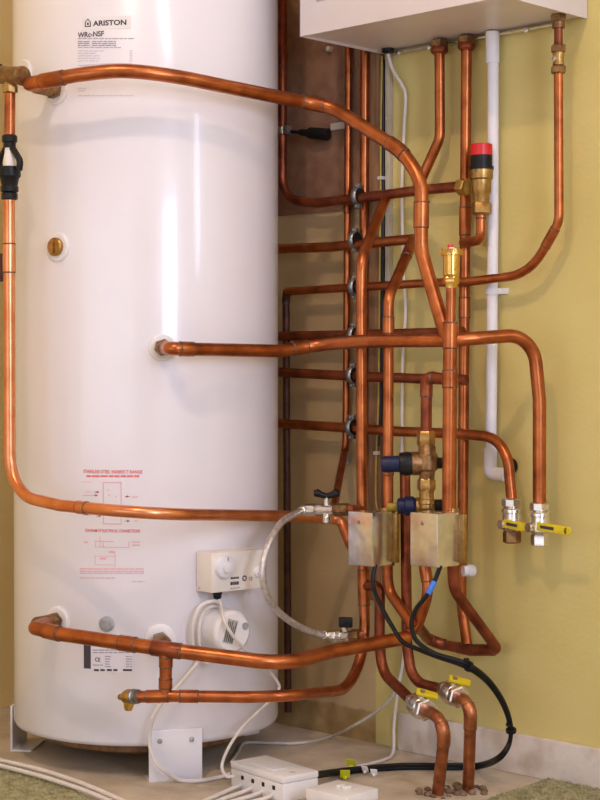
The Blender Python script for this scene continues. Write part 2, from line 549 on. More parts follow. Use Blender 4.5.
# blanked brass port
p, n, g = gasket(58, 247, 0.030)
o = link('brass_port', MB().lathe(p, n, [(0, 0.0185), (0.012, 0.0185), (0.014, 0.0165), (0.0125, 0.010), (0.012, 0)], 28), 'brass', tank)
d_, u_, v_ = MB().frame(n)
link('plug_slot', MB().box((-0.002, 0, -0.012), (0.002, 0.004, 0.006), 0.0008, Matrix(((v_.x, n.x, 0, p.x + n.x * 0.012), (v_.y, n.y, 0, p.y + n.y * 0.012), (v_.z, n.z, 1, p.z), (0, 0, 0, 1)))), 'brass', o)
# grey blanking cap
p = PT(107, 624); n = radial(p)
o = link('blanking_cap', MB().lathe(p, n, [(0, 0.0155), (0.003, 0.0155), (0.005, 0.013), (0.0055, 0.006), (0.004, 0)], 28), 'grey_cap', tank)
# lower outlet behind the long pipe
p, n, g = gasket(160, 640, 0.032)
pE, nE = p, n
gasket(25, 74, 0.030)
link('brass_port', MB().hexnut(p + n * 0.006, n, 0.05, 0.019), 'brass_old', tank)

# --- print on the tank, laid round its curve
def ang_of(p):
    return math.atan2(p.y - TC.y, p.x - TC.x)
def on_tank(th, z, lift):
    r = TR + lift
    return Vector((TC.x + math.cos(th) * r, TC.y + math.sin(th) * r, z))
def bar(mb, x0, y0, x1, y1, lift=0.0006):
    a, c = PT(x0, (y0 + y1) / 2), PT(x1, (y0 + y1) / 2)
    z1, z0 = PT((x0 + x1) / 2, y0).z, PT((x0 + x1) / 2, y1).z
    ta, tb = ang_of(a), ang_of(c)
    n = max(1, int(abs(tb - ta) / 0.03))
    vs, fs = [], []
    for i in range(n + 1):
        th = ta + (tb - ta) * i / n
        vs += [on_tank(th, z0, lift), on_tank(th, z1, lift)]
    for i in range(n):
        fs.append((2 * i, 2 * i + 2, 2 * i + 3, 2 * i + 1))
    mb.add(vs, fs)
def poly_on_tank(mb, pts, lift=0.0007):
    mb.add([on_tank(ang_of(PT(x, y)), PT(x, y).z, lift) for x, y in pts], [tuple(range(len(pts)))])
def text_mesh(body, bold=0.0):
    cu = bpy.data.curves.new('t', 'FONT')
    cu.body = body; cu.size = 1.0; cu.resolution_u = 3
    if bold: cu.offset = bold
    o = bpy.data.objects.new('t', cu)
    COL.objects.link(o)
    dg = bpy.context.evaluated_depsgraph_get()
    me = bpy.data.meshes.new_from_object(o.evaluated_get(dg))
    vs = [p.co.copy() for p in me.vertices]
    fs = [tuple(p.vertices) for p in me.polygons]
    bpy.data.objects.remove(o); bpy.data.curves.remove(cu); bpy.data.meshes.remove(me)
    x0, x1 = min(p.x for p in vs), max(p.x for p in vs)
    y0, y1 = min(p.y for p in vs), max(p.y for p in vs)
    return [((p.x - x0) / (x1 - x0), (p.y - y0) / (y1 - y0)) for p in vs], fs
def tank_text(mb, body, x0, x1, y0, y1, bold=0.0, lift=0.0008):
    vs, fs = text_mesh(body, bold)
    ym = (y0 + y1) / 2
    ta, tb = ang_of(PT(x0, ym)), ang_of(PT(x1, ym))
    z1, z0 = PT((x0 + x1) / 2, y0).z, PT((x0 + x1) / 2, y1).z
    mb.add([on_tank(ta + (tb - ta) * u, z0 + (z1 - z0) * v, lift) for u, v in vs], fs)

b = MB(); bar(b, 82, 16.5, 131, 29, 0.0005); st = link('maker_sticker', b, 'sticker', tank)
b = MB(); tank_text(b, 'ARISTON', 93, 126.5, 20, 25.5, 0.035)
# the little house-shaped badge
for (a, c) in (((85, 22), (88, 18.6)), ((88, 18.6), (91, 22))):
    poly_on_tank(b, [a, c, (c[0], c[1] + 1.3), (a[0], a[1] + 1.3)], 0.0009)
bar(b, 85, 22, 86, 27, 0.0009); bar(b, 90, 22, 91, 27, 0.0009); bar(b, 85, 26, 91, 27, 0.0009); bar(b, 87.2, 22.6, 88.9, 25.2, 0.0009)
link('maker_name', b, 'ink_black', st)
b = MB(); tank_text(b, 'WRc-NSF', 78, 104, 31.5, 37, 0.02); link('approval_print', b, 'ink_black', tank)
b = MB()
rnd = random.Random(3)
def dashes(mb, x0, x1, y, h, wmin=2.5, wmax=7, gap=0.8):
    x = x0
    while x < x1 - 1:
        e = min(x1, x + rnd.uniform(wmin, wmax))
        bar(mb, x, y, e, y + h)
        x = e + gap
dashes(b, 78, 134, 38.2, 0.9)
for y in (41, 43, 45): dashes(b, 78, 90, y, 1.1); dashes(b, 92, 116, y, 1.1)
dashes(b, 78, 121, 47.2, 0.7)
link('specification_heading', b, 'ink_grey', tank)
b = MB()
for y in (50.5, 53, 55.5, 58, 60.5): dashes(b, 78, 78 + rnd.uniform(14, 26), y, 0.8); bar(b, 129.5, y, 132.5, y + 0.9)
bar(b, 78, 63.6, 132, 64.2)
for y in (65.5, 67.5): dashes(b, 80, 80 + rnd.uniform(9, 52), y, 0.8)
for y in (88, 90.5): dashes(b, 78, 86, y, 0.8)
dashes(b, 78, 134, 95.3, 0.8)
link('specification_lines', b, 'ink_pale', tank)
b = MB()
tank_text(b, 'STAINLESS STEEL INDIRECT RANGE', 83.5, 142.5, 470, 473.4, 0.02)
link('range_title', b, 'ink_red', tank)
b = MB()
tank_text(b, 'DIAGRAM OF ELECTRICAL CONNECTIONS', 85.5, 140, 529.2, 532.4, 0.02)
link('diagram_title', b, 'ink_red', tank)
b = MB()
dashes(b, 86.5, 139.5, 475.2, 1.9, 3, 8)
link('subtitle_line', b, 'ink_red', tank)
b = MB()
for (x0, y0, x1, y1) in ((103, 482, 121.5, 483), (103, 523.5, 121.5, 524.3), (103, 482, 103.8, 524), (120.8, 482, 121.5, 524),
                         (82, 481.6, 92, 482.2), (85, 491.6, 92, 492.2), (83, 495, 92, 495.8), (132, 496.5, 138, 497.4), (83, 515, 92, 515.6),
                         (134, 520.5, 138, 521.3), (108, 489, 109, 491), (108, 494.6, 110, 495.4), (115, 496, 117, 496.8), (95, 541, 114, 541.8), (95, 547, 129, 547.6),
                         (95, 541, 95.6, 547), (128.6, 541, 129.2, 548), (84, 541.7, 88, 543), (132, 541.5, 140, 542.6), (132, 544.6, 140, 545.6),
                         (109, 551, 115, 553), (95, 556, 115, 556.5), (95, 564.5, 115, 565), (95, 556, 95.6, 565), (115, 553, 115.5, 567), (100, 557.5, 106, 559.5),
                         (100, 536, 100.6, 547), (103.2, 542, 103.7, 548)):
    bar(b, x0, y0, x1, y1)
for y in (568.3, 570.6, 572.6): dashes(b, 80, 144, y, 1.1, 3, 9, 0.6)
dashes(b, 80, 115.5, 577.4, 1.0); dashes(b, 132, 145, 581.2, 0.9)
link('connection_diagram', b, 'ink_pink', tank)
for (x, y, s) in ((97, 495.3, 1), (98.6, 492, 1), (126, 496.5, -1), (129, 521, 1), (100.5, 516, 1)):
    b = MB()
    poly_on_tank(b, [(x - 1.8 * s, y - 1.2), (x + 1.2 * s, y), (x - 1.8 * s, y + 1.2)])
    bar(b, min(x - 4 * s, x), y - 0.3, max(x - 4 * s, x), y + 0.3)
    link('diagram_arrow', b, 'ink_dark_red', tank)
b = MB(); bar(b, 84, 644, 133, 672, 0.0005); st = link('rating_label', b, 'label_white', tank)
b = MB(); bar(b, 84, 645, 91, 668.5, 0.0009); tank_text(b, 'CE', 95, 100.5, 657.4, 661.6, 0.02, 0.0009)
for x0, x1 in ((94, 99), (100.5, 105), (107, 112), (113.5, 117.5), (123, 132)): bar(b, x0, 669, x1, 671, 0.0009)
link('label_bar', b, 'ink_black', st)
b = MB()
for y in (649.5, 652): dashes(b, 93, 130, y, 1.1)
for y in (656, 658.5, 661, 663.5, 666): dashes(b, 105, 111, y, 1.0); dashes(b, 126, 132, y, 1.0)
dashes(b, 93, 103, 664.5, 1.0)
for i in range(len(b.v)):
    b.v[i] = on_tank(ang_of(b.v[i]), b.v[i].z, 0.0009)
link('label_lines', b, 'ink_grey', st)

# ------------------------------------------------------------------ thermostat and heater on the tank
pf = PT(237.5, 571, TR + 0.05)
tocam = CAM - pf
ath = math.atan2(tocam.y, tocam.x) + math.radians(37)
nt_ = Vector((math.cos(ath), math.sin(ath), 0)); ut = Vector((-nt_.y, nt_.x, 0))
W2 = 0.065; TD = 0.054; HT = 0.040
pt = pf - nt_ * TD
def tframe(off=0.0, p=None):
    q = pt if p is None else p
    return Matrix(((ut.x, nt_.x, 0, q.x + nt_.x * off), (ut.y, nt_.y, 0, q.y + nt_.y * off), (0, 0, 1, q.z), (0, 0, 0, 1)))
th = thing('thermostat', pt, 'cream thermostat box with round dial on the front of the white tank', 'thermostat')
mt = tframe()
link('housing', MB().box((-W2, 0.002, -HT), (W2, TD, HT), 0.003, mt), 'cream_plastic', th)
link('base_plate', MB().box((-W2 + 0.006, -0.012, -HT - 0.002), (W2 - 0.02, 0.006, HT - 0.004), 0.001, mt), 'cream_plastic', th)
dc = mt @ Vector((-0.034, TD, 0.010))
dl = link('dial', MB().lathe(dc, nt_, [(0, 0.0235), (0.004, 0.0235), (0.010, 0.0205), (0.011, 0.019)], 40), 'drain_plastic', th)
link('dial_grip', MB().lathe(dc + nt_ * 0.010, nt_, [(0, 0.011), (0.007, 0.0105), (0.008, 0.009)], 28), 'white_plastic', dl)
link('pointer', MB().box((-0.0334, TD + 0.011, 0.024), (-0.0306, TD + 0.0122, 0.030), 0.0003, mt), 'ink_grey', dl)
kc = mt @ Vector((0.052, TD, -0.006))
link('reset_button', MB().lathe(kc, nt_, [(0, 0.011), (0.005, 0.010), (0.0055, 0.007), (0.011, 0.0065), (0.012, 0.005)], 24), 'white_plastic', th)
b = MB()
for (x0, x1, z0, z1) in ((-0.017, 0.004, -0.0155, -0.0115), (-0.018, 0.004, -0.0275, -0.021), (-0.018, 0.006, -0.0345, -0.0335)):
    x = x0
    while x < x1 - 0.001:
        e = min(x1, x + rnd.uniform(0.003, 0.006)); b.box((x, TD, z0), (e, TD + 0.0006, z1), 0, mt); x = e + 0.0011
vs, fs = text_mesh('CE', 0.01)
b.add([mt @ Vector((0.029 + 0.009 * u, TD + 0.0006, -0.0215 + 0.007 * v)) for u, v in vs], fs)
for k in range(8):
    a = k * math.pi / 4
    c = Vector((0.0175 + 0.0045 * math.cos(a), TD + 0.0003, -0.016 + 0.0045 * math.sin(a)))
    b.box(c - Vector((0.0014, 0.0004, 0.0014)), c + Vector((0.0014, 0.0004, 0.0014)), 0, mt)
link('markings', b, 'ink_black', th)
scw = mt @ Vector((-W2 + 0.001, 0.012, -0.033))
link('screw', MB().lathe(scw, -ut, [(0, 0.004), (0.002, 0.0035), (0.0025, 0.001)], 12), 'chrome', th)
gl = mt @ Vector((-0.036, 0.034, -HT))
link('cable_gland', MB().lathe(gl, (0, 0, -1), [(0, 0.010), (0.006, 0.010), (0.007, 0.0085), (0.012, 0.0085), (0.016, 0.006)], 8), 'black', th)

ph = PT(217, 628.5); nh = radial(ph)
ih = thing('immersion_heater', ph, 'round white immersion heater cap with grey label below the thermostat', 'heater')
HL = 0.062
link('cap', MB().lathe(ph - nh * 0.01, nh, [(0, 0.047), (0.02, 0.047), (0.021, 0.0455), (HL, 0.044), (HL + 0.006, 0.042), (HL + 0.010, 0.037), (HL + 0.0105, 0.0)], 48), 'white_plastic', ih)
uh = Vector((-nh.y, nh.x, 0))
ca, sa = math.cos(0.30), math.sin(0.30)
mh = Matrix(((uh.x, nh.x, 0, ph.x), (uh.y, nh.y, 0, ph.y), (0, 0, 1, ph.z), (0, 0, 0, 1))) @ Matrix.Rotation(0.30, 4, 'Y')
b = MB().box((-0.020, HL, -0.024), (0.004, HL + 0.0012, 0.024), 0.0003, mh)
lb = link('label', b, 'label_grey', ih)
b = MB()
for k in range(5):
    xx = -0.018 + k * 0.0045
    b.box((xx, HL + 0.0012, -0.021), (xx + 0.0016, HL + 0.0016, rnd.uniform(0.005, 0.021)), 0, mh)
link('label_print', b, 'ink_black', lb)
mh2 = Matrix(((uh.x, nh.x, 0, ph.x), (uh.y, nh.y, 0, ph.y), (0, 0, 1, ph.z), (0, 0, 0, 1)))
link('cap_screw', MB().lathe(mh2 @ Vector((0.028, HL, 0.010)), nh, [(0, 0.0075), (0.0015, 0.0075), (0.0018, 0.006), (0.0012, 0)], 18), 'grey_cap', ih)

# ------------------------------------------------------------------ boiler on the wall
bx0 = P(385, 53, 0.0).x; bx1 = P(588, 14, 0.0).x
bz = P(385, 55, 0.0).z
BD = 0.272
boiler = thing('boiler', ((bx0 + bx1) / 2, -BD / 2, bz), 'white wall-hung boiler casing cut off by the top of the picture', 'boiler')
b = MB()
BH = 0.72
t = 0.004
b.box((bx0, -BD, bz), (bx0 + t, -0.002, bz + BH), 0.001)
b.box((bx1 - t, -BD, bz), (bx1, -0.002, bz + BH), 0.001)
b.box((bx0, -BD, bz), (bx1, -BD + t, bz + BH), 0.001)
b.box((bx0, -BD, bz + BH - t), (bx1, -0.002, bz + BH), 0.001)
link('casing', b, 'casing', boiler)
b = MB().box((bx0 + t, -BD + t, bz + 0.005), (bx1 - t, -0.004, bz + 0.010)); link('underside_panel', b, 'casing', boiler)
q0, q1 = P(316.5, 2, BD), P(327, -8, BD)
b = MB().box((q0.x, -BD - 0.001, q0.z), (q1.x, -BD, q1.z), 0.0003); link('front_badge', b, 'ink_grey', boiler)
b = MB(); b.box((bx0 + 0.03, -0.022, bz - 0.006), (bx1 - 0.06, -0.004, bz - 0.002), 0.001)
for k in range(6):
    xx = bx0 + 0.06 + k * 0.085
    b.lathe((xx, -0.022, bz - 0.006), (0, -1, 0), [(0, 0.006), (0.004, 0.006), (0.005, 0.003)], 6)
link('mounting_rail', b, 'galv', boiler)
gp = P(388, 51, 0.03)
link('grommet', MB().lathe((gp.x, gp.y, bz + 0.006), (0, 0, -1), [(0, 0.014), (0.008, 0.014), (0.010, 0.010)], 20), 'black', boiler)

# ------------------------------------------------------------------ board, batten, trunking
bd0, bd1 = P(270, 100, 0.006).x, P(373, 100, 0.006).x
zb = P(330, 211, 0.006).z
b = MB().box((-0.45, -0.006, zb), (bd1, 0, ROOM_H - 0.01), 0.001)
tag(link('wall_board', b, 'board', origin=((-0.45 + bd1) / 2, 0, zb)), 'brown hardboard panel on the wall between tank and boiler', 'board')
ba0, ba1 = P(367, 300, 0.014).x, P(380.5, 300, 0.014).x
b = MB().box((ba0, -0.014, 0.32), (ba1, 0, bz + 0.3), 0.001)
tag(link('wooden_batten', b, 'batten', origin=(ba0, 0, 0.32)), 'dark brown upright timber batten on the wall behind the pipes', 'batten')
tr0, tr1 = P(385, 200, 0.012).x, P(389.5, 200, 0.012).x
zt = P(388, 520, 0.012).z
b = MB().box((tr0, -0.012, zt), (tr1, 0, bz), 0.0015)
tag(link('cable_trunking', b, 'trunking', origin=(tr0, 0, zt)), 'slim pale cable trunking running down the wall from the boiler corner', 'trunking')

# ------------------------------------------------------------------ copper pipes
SB = 0.05           # horizontal runs clipped close to the wall
SF = 0.235          # front risers
SM = 0.20           # middle risers
rA, rB, rC = 0.0140, 0.0110, 0.0085

# vertical runs on the board behind everything
pipe('copper_pipe', 'thin copper pipe down the brown board with a kink at its foot',
     [P(349.5, -90, 0.02), P(346, 440, 0.02), P(344.5, 452, 0.025), P(334, 507, 0.24)], 0.0082, 'copper', 0.05, [((346, 205), 0.03)])
pipe('copper_pipe', 'straight copper riser beside the pipe clips on the brown board',
     [P(365.5, -90, 0.021), P(363, 470, 0.021)], 0.0105, 'copper')

# back horizontals
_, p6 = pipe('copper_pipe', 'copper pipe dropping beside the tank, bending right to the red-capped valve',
     [P(282.5, -80, SB), (P(282, 199, SB), 0.06), P(318, 203, SB), P(384, 195, SB), P(421, 190, SB), P(466, 186, SB)], rB, 'copper_old_shaded', 0.06,
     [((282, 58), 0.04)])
_, p8 = pipe('copper_pipe', 'second copper pipe from the top of those emerging behind the tank',
     [P(240, 230, SB), P(279, 249, SB), P(330, 247, SB), P(413, 239, SB), (P(413.5, 240, SB), 0.01), P(388.5, 297, SM), P(388, 500, SM), P(387.5, 563, SM), (P(388, 590, SM), 0.05), P(413, 626, SM + 0.02)],
     rB, 'copper', 0.045, [((388, 466), 0.026), ((388, 325), 0.03), ((407, 252), 0.03)])
pipe('copper_pipe', 'copper pipe hidden mostly behind the long front pipe at mid height',
     [P(240, 337, SB), P(350, 335, SB), P(463, 332, SB)], rB, 'copper_old_shaded')
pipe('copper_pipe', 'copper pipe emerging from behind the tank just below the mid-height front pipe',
     [P(240, 370, SB), P(350, 376, SB), P(430, 379, SB), P(466, 380, SB)], rB, 'copper_old_shaded')
_, p18 = pipe('copper_pipe', 'lowest copper pipe from behind the tank, bending down to a yellow lever valve',
     [P(240, 421, SB), P(350, 428, SB), P(400, 431.5, SB), P(462, 434, SB), (P(506, 438, SB + 0.01), 0.075), P(512, 502, SB + 0.02)], rB, 'copper', 0.07)
_, p4 = pipe('copper_pipe', 'slim copper pipe from boiler right end, sweeping left to an elbow near the tank',
     [P(558.5, 70, 0.055), (P(559, 222, 0.055), 0.05), (P(530, 274, 0.055), 0.11), P(470, 281.5, 0.053), P(420, 283.5, SB), P(287, 291.5, SB)], rC + 0.0008, 'copper', 0.05,
     [((551, 238), 0.035)])
pipe('drain_pipe', 'dark old pipe dropping down the wall at the tank edge',
     [P(287, 291, SB), (P(286, 300, SB - 0.005), 0.02), P(288, 712, SB - 0.015)], 0.0085, 'pipe_dark', 0.02, [((287, 296), 0.03)])

# boiler connections
def union(root, px, s, L=0.03, r=0.018):
    pass
_, p5 = pipe('copper_pipe', 'copper pipe under the boiler bending left into the pipe behind',
     [P(439.5, 46, 0.04), (P(440, 138, 0.04), 0.05), P(417, 189, SB)], rB, 'copper', 0.05)
_, p7 = pipe('copper_pipe', 'tall straight copper pipe from boiler down past the brass air vent',
     [P(466.5, 46, 0.024), P(464.5, 300, 0.024), P(463, 500, 0.024), P(461, 590, 0.024), (P(461.5, 603, 0.026), 0.02), P(467, 645, 0.045)], rB + 0.0004, 'copper', 0.05,
     [((465, 222), 0.05), ((464, 308), 0.04)])
def nutset(parent_label, px, y0, y1, s, r, name, cat='pipe fitting'):
    a, c = P(px, y0, s), P(px, y1, s)
    c.x, c.y = a.x, a.y
    L = (a - c).length
    t_ = thing(name, c, parent_label, cat)
    link('union_nut', MB().hexnut(a, (0, 0, -1), L * 0.55, r * 1.18), 'brass_old', t_)
    link('collar', MB().lathe(a - Vector((0, 0, L * 0.5)), (0, 0, -1), [(0, r), (L * 0.1, r * 1.12), (L * 0.38, r * 1.12), (L * 0.5, r * 0.9)], 22), 'copper_old_shaded', t_)
    return t_
nutset('old brass union nut under the boiler on the bent pipe', 439.5, 40, 54, 0.04, 0.0165, 'pipe_union')
nutset('old brass union nut under the boiler on the tall straight pipe', 466.5, 36, 50, 0.030, 0.0165, 'pipe_union')
# gas/cold inlet fitting at the right end of the boiler
fa = P(558.5, 12, 0.055)
fz = lambda y: Vector((fa.x, fa.y, P(558.5, y, 0.055).z))
t_ = thing('isolating_valve', fz(74), 'old brass isolating valve under right end of the boiler', 'valve')
link('tail', MB().lathe(fz(14), (0, 0, -1), [(0, 0.0085), (fz(14).z - fz(72).z, 0.0085)], 18), 'copper_old_shaded', t_)
link('union_nut', MB().hexnut(fz(14), (0, 0, -1), 0.016, 0.0155).lathe(fz(22), (0, 0, -1), [(0, 0.013), (0.012, 0.0125)], 18), 'brass_old', t_)
link('compression_nut', MB().hexnut(fz(45), (0, 0, -1), 0.015, 0.0155), 'brass_old', t_)
link('body', MB().lathe(fz(52), (0, 0, -1), [(0, 0.011), (0.008, 0.0115), (0.012, 0.0105), (0.026, 0.0115)], 18), 'brass', t_)
link('compression_nut', MB().hexnut(fz(66), (0, 0, -1), 0.015, 0.0155), 'brass_old', t_)
link('screw_slot', MB().lathe(fz(59), -rgt - fwd0 * 0.6, [(0.004, 0.006), (0.0125, 0.006), (0.0128, 0.002)], 14), 'chrome', t_)

def trace_y(px, tab):
    for (a, ya), (c, yc) in zip(tab, tab[1:]):
        if px <= c: return ya + (yc - ya) * (px - a) / (c - a)
    return tab[-1][1]
TAB1 = [(20, 85), (48, 80.5), (75, 75.5), (95, 72.5), (115, 71), (135, 71), (155, 73), (178, 77), (205, 82.2), (240, 89.5), (278, 97), (310, 103)]
arc1 = []
for (X_, Y_) in ((0.085, -0.768), (0.15, -0.762), (0.215, -0.737), (0.278, -0.685), (0.330, -0.605), (0.356, -0.50), (0.363, -0.39)):
    arc1.append(ZAT(X_, Y_, trace_y(proj(Vector((X_, Y_, 1.4)))[0], TAB1)))
arc1 = smooth(arc1, 5)
# long upper pipe: from the tank front, round its side, curving down to the riser
_, p1 = pipe('copper_pipe', 'thick copper pipe across top of tank curving down past the boiler pipes',
     [pA + nA * 0.03, (P(29, 84, 0.765), 0.018), *[(p_, 0.3) for p_ in arc1], PX(303, 101.8, 0.363), (P(332, 107, SF), 0.09), (P(402, 151, SF), 0.16),
      (P(421.5, 180, SF), 0.09), (P(421, 250, SF), 0.09), P(443, 326, SF), P(449, 340, SF)], rA, 'copper', 0.05,
     [((311, 103), 0.035), ((398, 147), 0.04), ((421, 215), 0.045), ((52, 79), 0.05)])
# mid pipe from the tank, through the riser and down to the right-hand lever valve
e1 = pC + nC * 0.045
m1 = PX(196, 349.5, 0.335)
_, p2 = pipe('copper_pipe', 'thick copper pipe from tank middle through the riser to right lever valve',
     [pC + nC * 0.008, (PX(171, 348.5, 0.322), 0.02), PX(185, 349, 0.333), PX(280, 351, 0.345), (P(318, 345, SF), 0.09), P(365, 341, SF), P(450, 340.5, SF), (P(480, 338, 0.19), 0.1), (P(533, 334, 0.085), 0.085), P(539.5, 400, 0.075), P(539.5, 503, 0.075)],
     rA - 0.0006, 'copper', 0.06, [((187, 349), 0.022), ((300, 349), 0.03)])
# riser with the air vent
_, p3 = pipe('copper_pipe', 'thick copper riser under the brass air vent, down to right metal box',
     [P(450.5, 323, SF), P(449, 519, SF)], rA, 'copper', 0.05, [((450, 334), 0.05), ((449.5, 379), 0.03)])
pipe('copper_pipe', 'short thin copper stub carrying the brass air vent',
     [P(451, 286, SF), P(450.5, 326, SF)], rC + 0.0015, 'copper')
# left riser into the left actuator
_, p11 = pipe('copper_pipe', 'bright copper riser angled off behind top, down behind left metal box and round',
     [P(386, 198, SB), (P(361.5, 258, SM), 0.07), P(361, 300, SM), P(362, 510, SM), (P(366, 688, SM), 0.125), P(290, 695.5, 0.53), P(250, 697, 0.58), P(165, 696, 0.705), P(128, 697, 0.735)],
     rB + 0.0003, 'copper', 0.06, [((363, 588), 0.065), ((158, 696), 0.04), ((188, 695), 0.03)])
# small branch to the pipe beside it
tp = [P(363, 586, SM), (P(380, 585, SM), 0.016), P(379.5, 640, SM), (P(382, 672, SM), 0.05), P(414, 703, SM + 0.05)]
_, p379 = pipe('copper_pipe', 'copper pipe under the left metal box running to the left floor valve', tp, rB, 'copper_old_shaded', 0.05)
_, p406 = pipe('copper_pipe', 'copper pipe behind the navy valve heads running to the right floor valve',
     [P(405, 470, SM - 0.03), P(406, 560, SM - 0.02), P(407, 645, SM - 0.02), (P(412, 682, SM - 0.02), 0.05), P(446, 690, SM - 0.01)], rB, 'copper_old_shaded', 0.05)
# lower long pipe
root9, p9 = pipe('copper_pipe', 'thick copper pipe low across the tank front, ending at the lower tee',
     [pD + nD * 0.03, (P(34, 628, 0.775), 0.018), P(60, 634, 0.775), P(170, 650, 0.70), (P(285, 664.5, 0.57), 0.10), P(330, 652, 0.42), P(407, 637.5, SM + 0.03)], rA, 'copper', 0.05,
     [((128, 641), 0.03), ((52, 631), 0.04)])
# short tee link between the two low pipes
pipe('copper_pipe', 'short copper pipe above the black stopcock at the left edge',
     [P(10, 88, 0.775), P(9.5, 138, 0.775)], rB, 'copper')
f_, i_ = near(p9, (166, 650)); LA = f_[i_]
f_, i_ = near(p11, (166, 696)); LB = f_[i_]
sleeve(root9, p9, (166, 650), 0.05, rA, 'copper_old_shaded')
pipe('copper_pipe', 'short upright copper link between the two low pipes in front of the tank',
     [LA, LB], rB + 0.0008, 'copper', 0.03, [((166, 662), 0.012), ((166, 684), 0.014)])
# cold feed at the far left
_, p14 = pipe('copper_pipe', 'bright copper pipe down left edge then right across the tank bottom third',
     [P(9, 196, 0.775), (P(10, 494, 0.775), 0.10), P(60, 505.5, 0.775), (P(150, 514, 0.775), 0.20), PX(285, 516, 0.318), P(330, 518.5, 0.13), (P(341, 520, 0.11), 0.03), (P(351, 546, 0.12), 0.03), P(362.5, 556, SM)], rB + 0.0007, 'copper_bright', 0.06,
     [((9, 258), 0.055), ((83, 508), 0.02)])
# bypass drop from the riser through the brass bypass valve
_, pby = pipe('copper_pipe', 'short copper drop with elbow above the brass bypass valve',
     [P(449, 379, SF), (P(426.5, 377, SF), 0.016), P(426, 440, SF)], rB + 0.0004, 'copper_old_shaded', 0.02, [((428, 385), 0.045)])
_, pby2 = pipe('copper_pipe', 'copper pipe curving down from behind the right metal box to the lower tee',
     [P(424, 505, SM), P(424.5, 565, SM), (P(429, 592, SM), 0.09), (P(418, 625, SM), 0.05), P(404, 640, SM + 0.02)], rB, 'copper', 0.08, [((424, 572), 0.03)])
# right valve outlet and the low wall pipe
_, prv = pipe('copper_pipe', 'copper pipe from right metal box angled down to the low wall elbow',
     [P(452, 560, 0.19), (P(454, 590, 0.18), 0.06), (P(498, 650, 0.05), 0.014), P(470, 650, SB), (P(430, 642, SB), 0.03), P(418, 626, SM - 0.02)], rB, 'copper_old_shaded', 0.04,
     [((437, 641), 0.03), ((484, 650), 0.05), ((468, 648), 0.04)])

# clips that hold the back pipes
def pipe_clip(x, y, label, s=SB, r=0.016):
    c = P(x, y, s)
    root = thing('pipe_clip', (c.x, -0.002, c.z), label, 'pipe clip', 'steel clips in a column behind the risers')
    b = MB(); b.tube([c + Vector((0, math.cos(a) * r * 1.08, math.sin(a) * r * 1.08)) for a in [k * 2 * math.pi / 28 for k in range(29)]], 0.0028, 8)
    o = b
    # flat strap: widen the ring along the pipe
    for i in range(len(o.v)):
        o.v[i].x = c.x + (o.v[i].x - c.x) * 2.6
    link('strap', o, 'steel', root)
    b = MB(); b.lathe(c - Vector((0.008, 0, 0)), (1, 0, 0), [(0, rB), (0, r), (0.016, r), (0.016, rB)], 26)
    link('rubber_liner', b, 'black', root)
    for sgn in (1, -1):
        b = MB()
        b.box((c.x - 0.007, c.y - 0.006, c.z + sgn * (r + 0.006) - 0.005), (c.x + 0.007, c.y + 0.006, c.z + sgn * (r + 0.006) + 0.005), 0.0015)
        b.lathe((c.x, c.y - 0.006, c.z + sgn * (r + 0.006)), (0, -1, 0), [(0, 0.005), (0.003, 0.0045), (0.004, 0.002)], 10)
        link('screw_lug', b, 'steel', root)
    link('stud', MB().lathe((c.x, c.y + r, c.z), (0, 1, 0), [(0, 0.004), (max(0.004, s - r), 0.004)], 10), 'steel', root)
for x, y, l in ((358, 196, 'topmost steel pipe clip in the column behind the risers'),
                (355, 240, 'steel pipe clip second from top in the column behind the risers'),
                (355, 287, 'steel pipe clip third from top in the column, on the thinnest pipe'),
                (354, 335, 'steel pipe clip fourth from top, just above the mid front pipe'),
                (353, 375, 'steel pipe clip second from bottom in the column behind the risers'),
                (352, 427, 'lowest steel pipe clip in the column behind the risers')):
    pipe_clip(x, y, l)
# clip on the drop beside the tank, held out on a long black stud
c = P(282.5, 131, SB)
root = thing('pipe_clip', c, 'pipe clip on a long dark stud beside the tank top', 'pipe clip')
link('strap', MB().lathe(c - Vector((0, 0, 0.008)), (0, 0, 1), [(0, 0.0125), (0, 0.0145), (0.016, 0.0145), (0.016, 0.0125)], 26), 'chrome', root)
b = MB().box((c.x + 0.010, c.y - 0.010, c.z - 0.010), (c.x + 0.024, c.y + 0.008, c.z + 0.010), 0.002)
link('screw_lug', b, 'steel', root)
e = P(322, 134, 0.03)
dx = e - c
b = MB().lathe(c + dx * 0.2, dx, [(0, 0.004), (dx.length * 0.25, 0.004), (dx.length * 0.26, 0.0075), (dx.length * 0.42, 0.0085), (dx.length * 0.5, 0.0135), (dx.length * 0.95, 0.014)], 16)
link('stud', b, 'black', root)

# small white wall clips
for x, y, l in ((376.5, 453, 'tiny white cable clip low on the earth wire'), (380.5, 178, 'tiny white cable clip high on the earth wire')):
    c = P(x, y, 0.018)
    tag(link('cable_clip', MB().box(c - Vector((0.007, 0.004, 0.004)), c + Vector((0.007, 0.018, 0.004)), 0.0015), 'cable_grey', origin=c), l, 'cable clip')
c = P(330, 127, 0.012); c2 = P(358, 127, 0.012)
tag(link('pipe_bracket', MB().box((c.x, -0.012, c.z - 0.008), (c2.x, -0.006, c.z + 0.008), 0.002), 'cable_grey', origin=c), 'pale plastic pipe bracket on the brown board behind two risers', 'bracket')
c = P(330, 49, 0.01)
tag(link('wall_screw', MB().lathe((c.x, -0.006, c.z), (0, -1, 0), [(0, 0.006), (0.012, 0.006), (0.014, 0.003)], 12), 'cable_grey', origin=c), 'pale screw head in brown board under the boiler corner', 'screw')
c = P(346, 461, 0.01)
